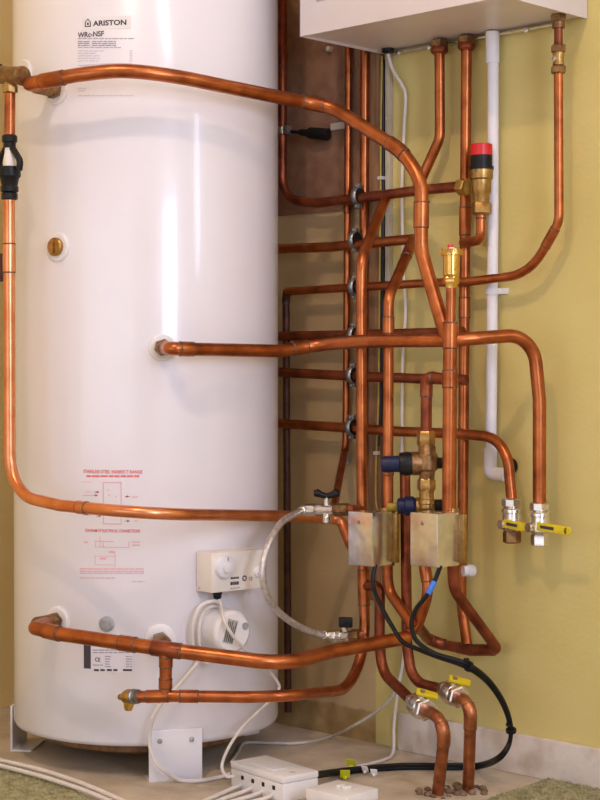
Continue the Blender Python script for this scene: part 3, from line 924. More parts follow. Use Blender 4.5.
tag(link('wall_clip', MB().box(c - Vector((0.006, 0.006, 0.008)), c + Vector((0.006, 0.0095, 0.008)), 0.0015), 'cable_grey', origin=c), 'small pale clip on tan wall right of the kinked pipe', 'clip')

# ------------------------------------------------------------------ pressure relief valve
def rel(p, dz): return p + Vector((0, 0, dz))
sP = SB + 0.012
yz = lambda y, x=481.5, s=sP: P(x, y, s)
pv = yz(214)
prvo = thing('pressure_relief_valve', yz(216), 'brass relief valve with red and black cap at the pipe end', 'valve')
def vz(x, y, s):  # keep the same plan position, take only height
    return P(x, y, s).z
def stack(root, name, m, x, y0, y1, s, prof, seg=24):
    """upright turned piece between two heights; prof in 0..1 of the height, radius in m"""
    top, bot = P(x, y0, s), P(x, y1, s)
    L = top.z - bot.z
    return link(name, MB().lathe((top.x, top.y, top.z), (0, 0, -1), [(t * L, r) for t, r in prof], seg), m, root)
stack(prvo, 'red_cap', 'red', 481.5, 144, 155.5, sP, [(0, 0.0205), (0.06, 0.0222), (1, 0.0222)], 28)
stack(prvo, 'black_collar', 'black', 481.5, 155.5, 170, sP, [(0, 0.0222), (0.75, 0.0225), (0.76, 0.0250), (1, 0.0250)], 28)
stack(prvo, 'body', 'brass', 481.5, 170, 206, sP, [(0, 0.0238), (0.24, 0.0238), (0.28, 0.0205), (0.62, 0.020), (0.7, 0.0165), (1, 0.0165)], 24)
stack(prvo, 'outlet_nut', 'brass', 481.5, 202, 215, sP, [(0, 0.018), (0.2, 0.0212), (0.85, 0.0212), (1, 0.017)], 8)
a = P(460, 187, SB); c = P(480, 187, sP)
link('inlet_nut', MB().hexnut(a, c - a, 0.024, 0.019), 'brass_bright', prvo)
_, pd = pipe('copper_pipe', 'short copper discharge elbow below the red-capped relief valve',
     [P(481, 212, sP), (P(481, 240, sP), 0.02), P(463, 243, SB - 0.014)], rB - 0.001, 'copper', 0.03, [((481, 217), 0.004)])

# air vent
av = thing('air_vent', P(451, 288, SF), 'small shiny brass automatic air vent with a red pin', 'air vent')
stack(av, 'body', 'brass_bright', 451.5, 249, 288, SF, [(0, 0.0185), (0.1, 0.020), (0.16, 0.020), (0.17, 0.0165), (0.66, 0.0165), (0.7, 0.014), (1, 0.012)], 26)
stack(av, 'base_nut', 'brass_bright', 451, 277, 284, SF, [(0, 0.0150), (0.2, 0.0165), (0.8, 0.0165), (1, 0.015)], 6)
stack(av, 'cap', 'white_plastic', 451.5, 247.5, 250, SF, [(0, 0.006), (1, 0.007)], 16)
stack(av, 'red_pin', 'red', 450.5, 244.5, 248, SF, [(0, 0.0055), (1, 0.0055)], 12)
for sx in (-1, 1):
    q = P(451.5, 252, SF) + rgt * 0.019 * sx
    b = MB().box(q - Vector((0.003, 0.003, 0.006)), q + Vector((0.003, 0.003, 0.004)), 0.001)
    link('lug', b, 'brass_bright', av)

# ------------------------------------------------------------------ bypass valve and zone valve heads
bv = thing('bypass_valve', P(426, 505, SF), 'brass bypass valve with large navy knob, above the right metal box', 'valve')
stack(bv, 'top_nut', 'brass', 426, 431, 447, SF, [(0, 0.015), (0.2, 0.0185), (0.8, 0.0185), (1, 0.015)], 6)
stack(bv, 'body', 'brass_old', 427, 443, 481, SF, [(0, 0.012), (0.1, 0.017), (0.25, 0.0175), (0.32, 0.0215), (0.68, 0.0215), (0.76, 0.016), (0.92, 0.015), (1, 0.013)], 24)
stack(bv, 'bottom_nut', 'brass', 426.5, 478, 491, SF, [(0, 0.015), (0.2, 0.0185), (0.8, 0.0185), (1, 0.016)], 6)
stack(bv, 'tail', 'brass', 426.5, 489, 508, SF, [(0, 0.0145), (0.5, 0.0145), (0.55, 0.0165), (0.75, 0.0165), (0.8, 0.0135), (1, 0.0135)], 24)
kdir = (-rgt * 0.95 - Vector((0, 0, 0.03))).normalized()
kc = P(426, 463, SF)
link('bonnet', MB().lathe(kc, kdir, [(0.0, 0.018), (0.018, 0.0235), (0.028, 0.0235), (0.03, 0.020)], 24), 'brass_old', bv)
link('knob_collar', MB().lathe(kc + kdir * 0.026, kdir, [(0, 0.0225), (0.012, 0.024), (0.026, 0.022), (0.028, 0.016)], 12), 'black', bv)
link('knob', MB().lathe(kc + kdir * 0.05, kdir, [(0, 0.0165), (0.030, 0.0165), (0.038, 0.0145), (0.040, 0.008)], 16), 'navy', bv)
link('end_cap', MB().lathe(kc + rgt * 0.012, rgt, [(0, 0.012), (0.008, 0.012), (0.009, 0.0115), (0.022, 0.011), (0.024, 0.006)], 18), 'black', bv)

lv = thing('bypass_valve', P(424, 512, SF + 0.004), 'low brass valve with navy knob half hidden behind right metal box', 'valve')
kc = P(424, 506, SF - 0.01)
link('body', MB().lathe(kc - rgt * 0.02, rgt, [(0, 0.013), (0.004, 0.0175), (0.036, 0.0175), (0.04, 0.013)], 20), 'brass', lv)
link('knob', MB().lathe(kc - rgt * 0.018, -rgt, [(0, 0.0165), (0.004, 0.0195), (0.020, 0.0195), (0.022, 0.0165), (0.034, 0.0155), (0.036, 0.009)], 12), 'navy', lv)
link('end_cap', MB().lathe(kc + rgt * 0.020, rgt, [(0, 0.013), (0.018, 0.0135), (0.026, 0.009)], 18), 'black', lv)

# two motorised valve heads: metal boxes in front of the brass bodies
def valve_head(xn, y0, y1, sfront, wd, dp, label, body_s, xbody):
    a, c = P(xn, y0, sfront), P(xn, y1, sfront)
    z1, z0 = a.z, c.z
    root = thing('zone_valve', (a.x - wd / 2, -sfront + dp / 2, z0), label, 'valve')
    b = MB().box((a.x - wd, -sfront, z0), (a.x, -sfront + dp, z1), 0.0022)
    link('metal_cover', b, 'galv', root)
    b = MB().lathe((a.x - wd * 0.55, -sfront, z1 - 0.02), (0, -1, 0), [(-0.001, 0.004), (0.0012, 0.0038), (0.0018, 0.002)], 12)
    link('cover_screw', b, 'steel', root)
    yb = -sfront + dp
    b = MB()
    b.box((a.x - wd * 0.5, yb, z0 + 0.004), (a.x + 0.012, yb + 0.010, z1 - 0.004), 0.002)
    link('mounting_plate', b, 'brass', root)
    q = P(xbody, (y0 + y1) / 2, body_s)
    b = MB()
    b.lathe((q.x, q.y, z1 + 0.004), (0, 0, -1), [(0, 0.016), (0.014, 0.017), (0.016, 0.0145), ((z1 - z0) * 0.3, 0.020), ((z1 - z0) * 0.7, 0.020), (z1 - z0 - 0.004, 0.0145), (z1 - z0 - 0.002, 0.017), (z1 - z0 + 0.010, 0.016)], 20)
    link('valve_body', b, 'brass', root)
    return root, a, z0, z1
vl, aL, zL0, zL1 = valve_head(372.5, 513, 567, 0.285, 0.066, 0.060, 'left motorised zone valve with a plain dented metal cover', SM, 387)
vr, aR, zR0, zR1 = valve_head(437.5, 514, 568, 0.32, 0.068, 0.066, 'right motorised zone valve with a plain metal cover', SF - 0.005, 451)
q = P(394, 507.5, SM)
link('yellow_cap', MB().lathe(q - rgt * 0.014, rgt, [(0, 0.008), (0.003, 0.0095), (0.018, 0.0095), (0.021, 0.008)], 16), 'yellow_ochre', vl)
# stub of white overflow pipe behind the right valve
q = P(463, 571, 0.09)
tag(link('pipe_stub', MB().lathe(q, (rgt + Vector((0, 0.6, 0))).normalized(), [(0, 0.011), (0.010, 0.011), (0.012, 0.0125), (0.022, 0.0125), (0.026, 0.010)], 20), 'drain_plastic', origin=q), 'short white plastic stub behind lower right of the right zone valve', 'pipe')

# ------------------------------------------------------------------ yellow lever valves on the wall
def lever_valve(x, y0, y1, s, label, bottom, lx0, lx1, ly):
    top, bot = P(x, y0, s), P(x, y1, s)
    L = top.z - bot.z
    root = thing('ball_valve', (top.x, top.y, bot.z), label, 'valve', 'yellow lever valves on the yellow wall')
    def seg(f0, f1, prof, name, m, n=24):
        link(name, MB().lathe((top.x, top.y, top.z - f0 * L), (0, 0, -1), [(t * (f1 - f0) * L, r * 1.12) for t, r in prof], n), m, root)
    seg(0, 0.20, [(0, 0.0145), (0.15, 0.0185), (0.85, 0.0185), (1, 0.016)], 'compression_nut', 'chrome', 8)
    seg(0.20, 0.72, [(0, 0.0145), (0.1, 0.0185), (0.22, 0.019), (0.25, 0.0165), (0.55, 0.0175), (0.75, 0.0195), (0.9, 0.019), (1, 0.015)], 'body', 'chrome')
    seg(0.72, 1.0, [(0, 0.0145), (0.2, 0.0165), (0.9, 0.0165), (1, 0.014)], 'outlet_nut', bottom, 6)
    a, c = P(lx0, ly - 3, s + 0.024), P(lx1, ly + 2.5, s + 0.022)
    d = (c - a); Ld = d.length; d.normalize()
    up = Vector((0, 0, 1)); up = (up - d * up.dot(d)).normalized(); nn = d.cross(up)
    mtx = Matrix(((d.x, nn.x, up.x, a.x), (d.y, nn.y, up.y, a.y), (d.z, nn.z, up.z, a.z), (0, 0, 0, 1)))
    lev = link('lever', MB().box((0, -0.003, -0.0085), (Ld * 0.93, 0.003, 0.0085), 0.0026, mtx).lathe(mtx @ Vector((Ld * 0.9, -0.003, 0)), nn, [(0, 0.0075), (0.001, 0.0085), (0.005, 0.0085), (0.006, 0.0075)], 20), 'yellow', root)
    st = Vector((top.x, -s, P(x, ly - 2, s).z))
    link('stem', MB().lathe(st, (-rgt * 0.75 + Vector((0, -1, 0))).normalized(), [(0, 0.008), (0.016, 0.008), (0.017, 0.0105), (0.029, 0.0095)], 14), 'chrome', root)
    for side in (1, -1):
        bb = MB().box((Ld * 0.12, side * 0.0032 - 0.0002, -0.003), (Ld * 0.52, side * 0.0032 + 0.0002, 0.003), 0, mtx)
        link('lever_mark', bb, 'ink_black', lev)
    return root
lever_valve(512, 498, 543, SB + 0.02, 'left of two chrome valves with yellow levers, brown end nut', 'brass_old', 504, 531, 526)
lever_valve(540, 502, 546, 0.075, 'right of two chrome valves with yellow levers, longer lever', 'chrome', 537, 571, 529)

# ------------------------------------------------------------------ white drain pipe with clip
root = thing('drain_pipe', P(489, 475, 0.05), 'white plastic drain pipe dropping from the boiler to a wall elbow', 'pipe')
SD = 0.023
path = fillet([P(493, 40, SD), P(493, 200, SD), P(491.5, 400, SD), (P(490, 473, SD), 0.012), P(508, 473, 0.016)], 0.02)
link('tube', MB().tube(path, 0.0115, 20), 'drain_plastic', root)
link('socket', MB().lathe(P(492.5, 32, SD), (0, 0, -1), [(0, 0.0142), (0.064, 0.0142), (0.065, 0.0115)], 24), 'drain_plastic', root)
el = fillet([P(490.5, 448, SD), (P(490, 474, SD), 0.013), P(505, 475, 0.019)], 0.013)
link('elbow', MB().tube(el, 0.0138, 20), 'drain_plastic', root)
link('wall_hole', MB().lathe(P(511, 466, 0.003), (0, -1, 0), [(0, 0.017), (0.002, 0.017)], 20), 'black', root)
c = P(492, 291, SD)
root = thing('pipe_clip', (c.x, 0, c.z), 'white plastic clip holding the white drain pipe to the yellow wall', 'pipe clip')
link('strap', MB().lathe(c - Vector((0, 0, 0.007)), (0, 0, 1), [(0, 0.0118), (0, 0.0150), (0.012, 0.0150), (0.012, 0.0118)], 24), 'drain_plastic', root)
link('foot', MB().box((c.x - 0.009, -0.012, c.z - 0.006), (c.x + 0.009, 0, c.z + 0.006), 0.001).box((c.x - 0.026, -0.004, c.z - 0.006), (c.x + 0.026, 0, c.z + 0.006), 0.001), 'drain_plastic', root)

# ------------------------------------------------------------------ floor valves and their tails
def floor_run(label_v, label_p, pin, x, y, s, ex, ey, es, bx, by, lever_px):
    a = pin; e = P(ex, ey, es)
    base = PF(bx, by, 0.0)
    d = (e - a).normalized()
    root = thing('ball_valve', a, label_v, 'valve', 'chrome floor valves')
    link('inlet_nut', MB().hexnut(a - d * 0.004, d, 0.016, 0.0215), 'chrome', root)
    link('body', MB().lathe(a + d * 0.010, d, [(0, 0.016), (0.006, 0.022), (0.024, 0.024), (0.036, 0.022), (0.040, 0.018)], 24), 'chrome', root)
    link('outlet_nut', MB().hexnut(a + d * 0.046, d, 0.018, 0.0225), 'chrome', root)
    st = a + d * 0.026
    up = (Vector((0, 0, 1)) + rgt * 0.15 - fwd0 * 0.55).normalized()
    link('stem', MB().lathe(st + up * 0.012, up, [(0, 0.008), (0.018, 0.008), (0.019, 0.006), (0.026, 0.006)], 12), 'chrome', root)
    t0 = st + up * 0.034
    ld = (rgt * 0.9 - Vector((0, 0, 0.25))).normalized()
    nn = up.cross(ld).normalized(); u2 = ld.cross(nn)
    mtx = Matrix(((ld.x, nn.x, u2.x, t0.x), (ld.y, nn.y, u2.y, t0.y), (ld.z, nn.z, u2.z, t0.z), (0, 0, 0, 1)))
    link('lever', MB().box((-0.012, -0.009, -0.0025), (0.032, 0.009, 0.0035), 0.0025, mtx), 'yellow', root)
    pr, path = pipe('copper_pipe', label_p, [a + d * 0.05, (e, 0.03), Vector((base.x, base.y, -0.01))], rB + 0.0008, 'copper_floor', 0.03,
         [((ex, ey + 12), 0.042)])
    # broken concrete round the foot
    rr = random.Random(int(bx))
    b = MB()
    for k in range(11):
        an = k / 11 * 2 * math.pi
        q = base + Vector((math.cos(an), math.sin(an), 0)) * rr.uniform(0.018, 0.040)
        sz = rr.uniform(0.005, 0.012)
        b.ball((q.x, q.y, sz * 0.3), sz, 7, (1, rr.uniform(0.7, 1.2), rr.uniform(0.5, 0.8)))
    return base, b
b1, d1 = floor_run('left chrome floor valve with yellow lever under the pipes', 'left of two copper tails rising from the concrete floor',
          P(414, 703, SM + 0.05), 0, 0, 0, 446, 722, 0.32, 437, 794, None)
b2, d2 = floor_run('right chrome floor valve with yellow lever under the pipes', 'right of two copper tails rising from the concrete floor',
          P(446, 690, SM - 0.01), 0, 0, 0, 471, 704, 0.24, 468, 791, None)
for d_, bb, lbl in ((d1, b1, 'crumbled concrete round the left copper tail'), (d2, b2, 'crumbled concrete round the right copper tail')):
    o = link('concrete_rubble', d_, 'debris', origin=bb, sharp=80)
    tag(o, lbl, 'rubble'); o['kind'] = 'stuff'

# ------------------------------------------------------------------ left feed fittings
tee = thing('pipe_tee', P(10, 90, 0.775), 'tarnished brass tee at the left edge above the black stopcock', 'pipe fitting')
a, c = P(-14, 74, 0.775), P(23.5, 76, 0.775)
link('body', MB().lathe(a, c - a, [(0, 0.016), (0.012, 0.018), ((c - a).length - 0.008, 0.018), ((c - a).length - 0.004, 0.020), ((c - a).length, 0.018)], 22), 'brass_old', tee)
link('left_nut', MB().hexnut(P(-9, 74, 0.775), c - a, 0.030, 0.022), 'black', tee)
q = P(10, 80, 0.775)
link('branch_nut', MB().lathe(q, (0, 0, -1), [(0, 0.012), (0.010, 0.012), (0.011, 0.0155), (0.025, 0.0155), (0.027, 0.012)], 8), 'brass', tee)
sc = thing('stopcock', P(9, 200, 0.775), 'black plastic stopcock on the pipe at the left edge', 'valve')
def sstack(name, m, y0, y1, prof, seg=20):
    stack(sc, name, m, 9.5, y0, y1, 0.775, prof, seg)
sstack('top_nut', 'black', 135, 148, [(0, 0.013), (0.1, 0.0155), (0.55, 0.0155), (0.6, 0.0125), (1, 0.0125)], 10)
sstack('body', 'black', 167, 186, [(0, 0.0225), (0.5, 0.0225), (0.6, 0.019), (1, 0.016)], 20)
sstack('bottom_nut', 'black', 185, 200, [(0, 0.014), (0.1, 0.018), (0.45, 0.018), (0.5, 0.014), (0.6, 0.0165), (0.95, 0.0165), (1, 0.013)], 10)
for sx in (-1, 1):
    b = MB()
    pa, pb, pc = P(9.5 + sx * 3, 148, 0.775), P(9.5 + sx * 11, 161, 0.775), P(9.5 + sx * 9.5, 170, 0.775)
    b.tube(fillet([pa, (pb, 0.02), pc], 0.02), 0.0068, 10)
    link('yoke_arm', b, 'black', sc)
sstack('spindle', 'cream_plastic', 146, 168, [(0, 0.009), (0.3, 0.010), (0.6, 0.0125), (1, 0.013)], 16)
q = P(0, 267, 0.74)
tag(link('wall_clip', MB().box((q.x - 0.006, -0.75, q.z - 0.03), (q.x + 0.006, -0.73, q.z + 0.028), 0.004), 'pipe_dark', origin=q), 'small dark clip behind the pipe coupling at the left edge', 'clip')

# drain cock at the left end of the lowest pipe
dk = thing('drain_cock', P(125, 697, 0.735), 'small brass drain cock at left end of the lowest pipe', 'valve')
a, c = P(138, 696.5, 0.733), P(120, 697, 0.735)
d = (c - a).normalized()
link('collar', MB().lathe(a, d, [(0, 0.0135), (0.004, 0.014), (0.008, 0.012), (0.010, 0.0145), (0.014, 0.0145), (0.016, 0.011)], 20), 'steel', dk)
link('body', MB().lathe(a + d * 0.014, d, [(0, 0.013), (0.012, 0.015), (0.024, 0.011), (0.028, 0.007), (0.038, 0.0055), (0.040, 0.003)], 18), 'brass', dk)
link('outlet', MB().lathe(a + d * 0.024, (d * 0.15 + Vector((0, 0, -1))).normalized(), [(0, 0.009), (0.010, 0.011), (0.020, 0.009), (0.026, 0.007)], 14), 'brass_bright', dk)

# ------------------------------------------------------------------ filling loop: two small valves and a braided hose
def loop_valve(x0, x1, y, s, label, butterfly):
    a, c = P(x0, y, s), P(x1, y - 0.5, s)
    c.y = a.y
    d = (c - a); L = d.length; d.normalize()
    root = thing('loop_valve', a, label, 'valve')
    link('hose_nut', MB().hexnut(a, d, L * 0.28, 0.0135), 'chrome', root)
    link('body', MB().lathe(a + d * L * 0.26, d, [(0, 0.009), (L * 0.06, 0.0125), (L * 0.16, 0.0125), (L * 0.2, 0.010), (L * 0.36, 0.011), (L * 0.44, 0.0095)], 20), 'chrome', root)
    link('tail_nut', MB().hexnut(a + d * L * 0.68, d, L * 0.3, 0.0135), 'brass_old', root)
    link('tail_pipe', MB().tube([a + d * L * 0.9, a + d * L, P(362, y - 1.5, SM)], 0.0085), 'copper_old_shaded', root)
    q = a + d * L * 0.5
    link('stem', MB().lathe(q, (0, 0, 1), [(0.0, 0.0065), (0.022, 0.006), (0.023, 0.0045), (0.028, 0.0045)], 14), 'chrome', root)
    if butterfly:
        link('check_nozzle', MB().lathe(q, (0, 0, -1), [(0.0, 0.0075), (0.014, 0.0085), (0.016, 0.010), (0.026, 0.010), (0.028, 0.007)], 14), 'chrome', root)
        b = MB()
        zt_ = Vector((0, 0, 0.028))
        for sx in (-1, 1):
            b.tube([q + zt_, q + zt_ + rgt * 0.010 * sx + Vector((0, 0, 0.003)), q + zt_ + rgt * 0.020 * sx + Vector((0, 0, 0.007)), q + zt_ + rgt * 0.027 * sx + Vector((0, 0, 0.006))], [0.006, 0.0065, 0.009, 0.006], 12)
        link('butterfly_handle', b, 'black', root)
    else:
        z = Vector((0, 0, 0.020))
        mt2 = Matrix(((rgt.x, fwd0.x, 0, q.x), (rgt.y, fwd0.y, 0, q.y), (0, 0, 1, q.z + 0.018), (0, 0, 0, 1)))
        link('knob', MB().box((-0.013, -0.011, 0), (0.016, 0.011, 0.020), 0.003, mt2), 'black', root)
    return root, a
lt, aT = loop_valve(304, 350, 510, 0.25, 'chrome loop valve with black butterfly handle left of the left zone valve', True)
lb_, aB = loop_valve(329, 361, 636, 0.235, 'chrome loop valve with square black knob just above the low front pipe', False)
hose_pts = [aT + Vector((0.004, 0, 0)), P(297, 513, 0.29), P(281, 523, 0.37), P(269, 543, 0.43), P(263, 566, 0.45), P(265, 590, 0.44), P(276, 609, 0.40), P(293, 623, 0.35), P(312, 632, 0.29), aB + Vector((0.004, 0, 0))]
h = thing('braided_hose', P(262, 568, 0.38), 'silver braided filling hose curving left between the two small valves', 'hose')
hp = smooth(hose_pts, 8)
link('braid', MB().tube(hp, 0.0072, 14), 'braid', h)
b = MB()
for i, j in ((0, 4), (-1, -5)):
    dd = (hp[j] - hp[i]).normalized()
    link('ferrule', MB().lathe(hp[i], dd, [(0, 0.0092), (0.020, 0.0092), (0.021, 0.0078)], 16), 'chrome', h)

# ------------------------------------------------------------------ cables
def cable(name, label, pts, r, m, cat='cable', group=None, n=10):
    path = smooth(pts, n)
    o = link(name, MB().tube(path, r, 10), m, origin=pts[-1])
    return tag(o, label, cat, group), path
RC = 0.0042
zc = 0.005
# coil of cable beside the immersion heater
coil = [P_ for P_ in (PT(221, 604, TR + 0.03), PT(213, 601, TR + 0.035), PT(200, 607, TR + 0.03), PT(193, 625, TR + 0.03), PT(193, 645, TR + 0.025), PT(198, 660, TR + 0.02), PT(190, 672, TR + 0.022), PT(178, 686, TR + 0.026))]
coil += [P(163, 702, 0.74), P(151, 722, 0.76), P(147, 742, 0.76), PF(152, 764, 0.012), PF(168, 775, zc), PF(195, 777, zc), PF(222, 775, zc), PF(232, 776, 0.012)]
coil[8] = PT(164, 700, TR + 0.035); coil[9] = PT(153, 718, TR + 0.035); coil[10] = PT(149.5, 738, TR + 0.04)
coil[11:] = [PT(153, 757, TR + 0.045), PT(163, 770, TR + 0.045), PF(180, 780, zc), PF(200, 780.5, zc), PF(220, 777, zc), PF(231, 774, 0.012)]
cable('power_cable', 'thick cream cable looping from thermostat down past the tank foot', coil, RC, 'cable_white')
cb_ = 0
coil2 = [PT(222, 607, TR + 0.022), PT(212, 606, TR + 0.024), PT(203, 613, TR + 0.022), PT(199, 628, TR + 0.020), PT(200, 648, TR + 0.018), PT(205, 662, TR + 0.018), PT(214, 660, TR + 0.016), PT(219, 650, TR + 0.012)]
cable('power_cable', 'cream cable coiled against the left side of the round heater cap', coil2, RC, 'cable_white')
cb = [gl + Vector((0, 0, -0.012)), gl + Vector((0, 0, -0.026)) + nt_ * 0.012, PT(225, 622, TR + 0.080), PT(236, 640, TR + 0.080), PT(251, 655, TR + 0.06), PT(268, 670, TR + 0.03), P(279, 684, 0.42), P(279, 690, 0.42), P(270, 700, 0.44), PT(258, 712, TR + 0.04), PT(246, 724, TR + 0.07)]
cb = cb[:6] + [PX(278, 683, 0.31), PX(278.5, 690, 0.31), PX(271, 700, 0.315), PX(258, 712, 0.33), PX(242, 728, 0.35), PX(229, 747, 0.37), PX(222, 765, 0.385), PF(226, 776, 0.03), PF(234, 776, 0.03)]
cable('power_cable', 'thin white cable from thermostat gland across the heater cap to floor box', cb, 0.0032, 'cable_white')
# cables from the floor box
cable('flex_cable', 'pale cable from the floor box sweeping along the wall foot and up',
      [PF(232, 762, 0.02), PF(238, 752, zc), PF(245, 743, zc), PF(270, 743, zc), PF(300, 743, zc), PF(330, 737, zc), P(355, 725, 0.12), P(380, 709, 0.06), P(396, 690, 0.03), P(402, 668, 0.012), P(404, 640, 0.012), P(403.5, 600, 0.012)], 0.0035, 'cable_grey')
cable('flex_cable', 'white cable down the wall from the boiler corner to the floor box',
      [P(388, 54, 0.03), P(393, 70, 0.02), P(402, 85, 0.012), P(405.5, 97, 0.010), P(404, 130, 0.010), P(402, 190, 0.010), P(403, 260, 0.010), P(405.5, 312, 0.010), P(403, 350, 0.010), P(402, 420, 0.010), P(402, 520, 0.010), P(403, 600, 0.012), P(404, 650, 0.02), P(398, 690, 0.03), P(394, 725, 0.04), PF(393, 752, 0.008), PF(383, 760, zc), PF(350, 768, zc), PF(318, 774, 0.02), PF(308, 776, 0.03)], 0.0035, 'cable_white')
cable('earth_wire', 'yellow and green earth wire running down the batten edge',
      [P(382, 56, 0.018), P(381, 120, 0.018), P(380.5, 200, 0.018), P(379.5, 300, 0.018), P(378.5, 400, 0.018), P(376.5, 450, 0.018), P(376, 500, 0.018), P(380, 516, 0.03)], 0.0022, 'yellow_ochre')
cable('flex_cable', 'thin dark strip standing in for shade down the right side of the timber batten',
      [P(383, 60, 0.012), P(383, 190, 0.012), P(382.5, 300, 0.012), P(381, 400, 0.012), P(379, 446, 0.012)], 0.0045, 'black')  # dark strip in place of the shade on the batten's side, no real cable
# long floor cables at lower left
cable('floor_cable', 'upper of two pale cables lying across the floor corner at lower left',
      [PF(-300, 735, 0.012), PF(-120, 742, 0.012), PF(-20, 756, 0.014), PF(0, 760.5, 0.014), PF(40, 770, 0.014), PF(80, 783, 0.012), PF(120, 800, 0.008), PF(150, 815, 0.006), PF(200, 850, 0.006), PF(260, 960, 0.006)], 0.0052, 'cable_white')
cable('floor_cable', 'lower of two pale cables lying across the floor corner at lower left',
      [PF(-300, 741, 0.012), PF(-120, 747, 0.012), PF(-20, 761, 0.014), PF(0, 765.5, 0.014), PF(40, 776, 0.014), PF(80, 789, 0.012), PF(112, 802, 0.008), PF(140, 816, 0.005), PF(190, 852, 0.005), PF(240, 960, 0.005)], 0.0045, 'cable_white')
# black cables from the two zone valves
ql = Vector((aL.x - 0.004, aL.y + 0.012, zL0 + 0.004)); qr = Vector((aR.x - 0.002, aR.y + 0.012, zR0 + 0.004))
kb = [P(420, 650, 0.31), P(438, 657, 0.31), P(466, 667, 0.28), P(487, 682, 0.22), P(502, 703, 0.17), P(510, 726, 0.14), P(509, 745, 0.13), P(498, 760, 0.14), PF(478, 767.5, zc + 0.002), PF(450, 768, zc), PF(400, 768, zc), PF(350, 772, zc), PF(320, 776, 0.02), PF(310, 778, 0.03)]
cable('valve_cable', 'black cable from the left zone valve looping right then along the floor',
      [ql, P(373, 585, 0.285), P(381, 606, 0.30), P(392, 626, 0.31), P(403, 642, 0.315)] + kb, 0.0045, 'black')
kb2 = [p + Vector((0.004, -0.004, 0.0075)) for p in kb]
ko, kp = cable('valve_cable', 'black cable from the right zone valve with blue tape near its top',
      [qr, P(435, 580, 0.315), P(427, 595, 0.33), P(416, 609, 0.335), P(411.5, 622, 0.335), P(414, 636, 0.33), P(421, 645, 0.322), P(436, 654, 0.315)] + kb2[2:], 0.0045, 'black')
fine, i = near(kp, (430, 587))
link('blue_tape', MB().tube(fine[max(0, i - 4):i + 5], 0.0058, 14), 'blue_tape', ko)
for px, py, l in ((467, 668, 'black cable tie on the cable loop beside the floor valves'), (511, 728, 'black cable tie at the right of the cable loop')):
    fine, i = near(kp, (px, py))
    q = fine[i]; dd = (fine[i + 2] - fine[i - 2]).normalized()
    tt = link('cable_tie', MB().lathe(q - dd * 0.003 - Vector((0, 0, 0.003)), dd, [(0, 0.0105), (0.006, 0.0105)], 14).box(q + Vector((-0.004, -0.012, 0.006)), q + Vector((0.004, -0.004, 0.014)), 0.001), 'black', origin=q)
    tag(tt, l, 'cable tie')
# marker tags on the floor cables
for px, py, zz, m, l, rz in ((351, 763, 0.014, 'yellow_tag', 'yellow tag standing on the floor cables, farther one', 0.3), (345, 774, 0.012, 'yellow_tag', 'yellow tag beside the small white floor box, nearer one', 0.8),
                   (365, 769, 0.012, 'white_plastic', 'small white tag on black floor cables, left of two', 0.2), (374, 772, 0.012, 'white_plastic', 'small white tag on black floor cables, right of two', 0.5)):
    q = PF(px, py, zz)
    mt2 = Matrix.Translation(q) @ Matrix.Rotation(rz, 4, 'Z') @ Matrix.Rotation(0.5, 4, 'X')
    sz = 0.010 if m == 'yellow_tag' else 0.007
    b = MB().box((-sz, -0.001, -sz * 0.9), (sz, 0.001, sz), 0.0004, mt2).box((-sz * 0.4, -0.006, -sz), (sz * 0.4, 0.006, -sz * 0.5), 0.0005, mt2)
    tag(link('cable_tag', b, m, origin=q), l, 'tag')

# ------------------------------------------------------------------ junction boxes on the floor
def jbox(near_px, left_px, right_px, ztop, label, lid, holes):
    """box resting on the floor, given the top's near, left and right corners"""
    n0, l0, r0 = PF(*near_px, ztop), PF(*left_px, ztop), PF(*right_px, ztop)
    e1 = (l0 - n0); e2 = (r0 - n0)
    e1.z = e2.z = 0
    u = e1.normalized()
    v = Vector((-u.y, u.x, 0))
    if v.dot(e2) < 0: v = -v
    L, Wd = e1.length, e2.length
    root = thing('junction_box', Vector((n0.x, n0.y, 0)) + u * L / 2 + v * Wd / 2, label, 'junction box')
    mtx = Matrix(((u.x, v.x, 0, n0.x), (u.y, v.y, 0, n0.y), (0, 0, 1, 0), (0, 0, 0, 1)))
    hb = ztop * (0.72 if lid else 0.5)
    link('base', MB().box((0, 0, 0), (L, Wd, hb), 0.003, mtx), 'white_plastic', root)
    link('lid', MB().box((-0.001, -0.001, hb), (L + 0.001, Wd + 0.001, ztop), 0.004, mtx), 'white_plastic', root)
    return root, mtx, L, Wd
j1, m1_, L1, W1 = jbox((283, 777), (231, 761), (317, 770), 0.05, 'larger white junction box on the floor with cables entering its side', True, 4)
for k in range(4):
    xx = L1 * (0.17 + 0.2 * k)
    link('cable_hole', MB().box((xx - 0.004, -0.0012, 0.020), (xx + 0.004, 0.001, 0.028), 0.0005, m1_), 'black', j1)
link('label_plate', MB().box((L1 * 0.3, W1 * 0.2, 0.050), (L1 * 0.85, W1 * 0.75, 0.0512), 0.0004, m1_), 'white_plastic', j1)
link('lid_screw', MB().lathe(m1_ @ Vector((L1 * 0.1, W1 * 0.42, 0.049)), (0, 0, 1), [(0, 0.006), (0.002, 0.006), (0.0025, 0.003)], 14), 'cable_grey', j1)
for k, nm in enumerate(('leftmost of the short white cables entering the larger junction box side', 'second from left of short white cables entering the larger junction box', 'third from left of short white cables entering the larger junction box', 'rightmost of the short white cables entering the larger junction box side')):
    xx = L1 * (0.80 - 0.2 * k)
    a = m1_ @ Vector((xx, 0.004, 0.010)); c = m1_ @ Vector((xx - 0.006, -0.028, 0.006)); e = m1_ @ Vector((xx - 0.030 + 0.008 * k, -0.085, 0.005))
    cable('flex_cable', nm, [a, c, e, e + (e - c)], 0.0042, 'cable_white', group='short cables at the junction box')
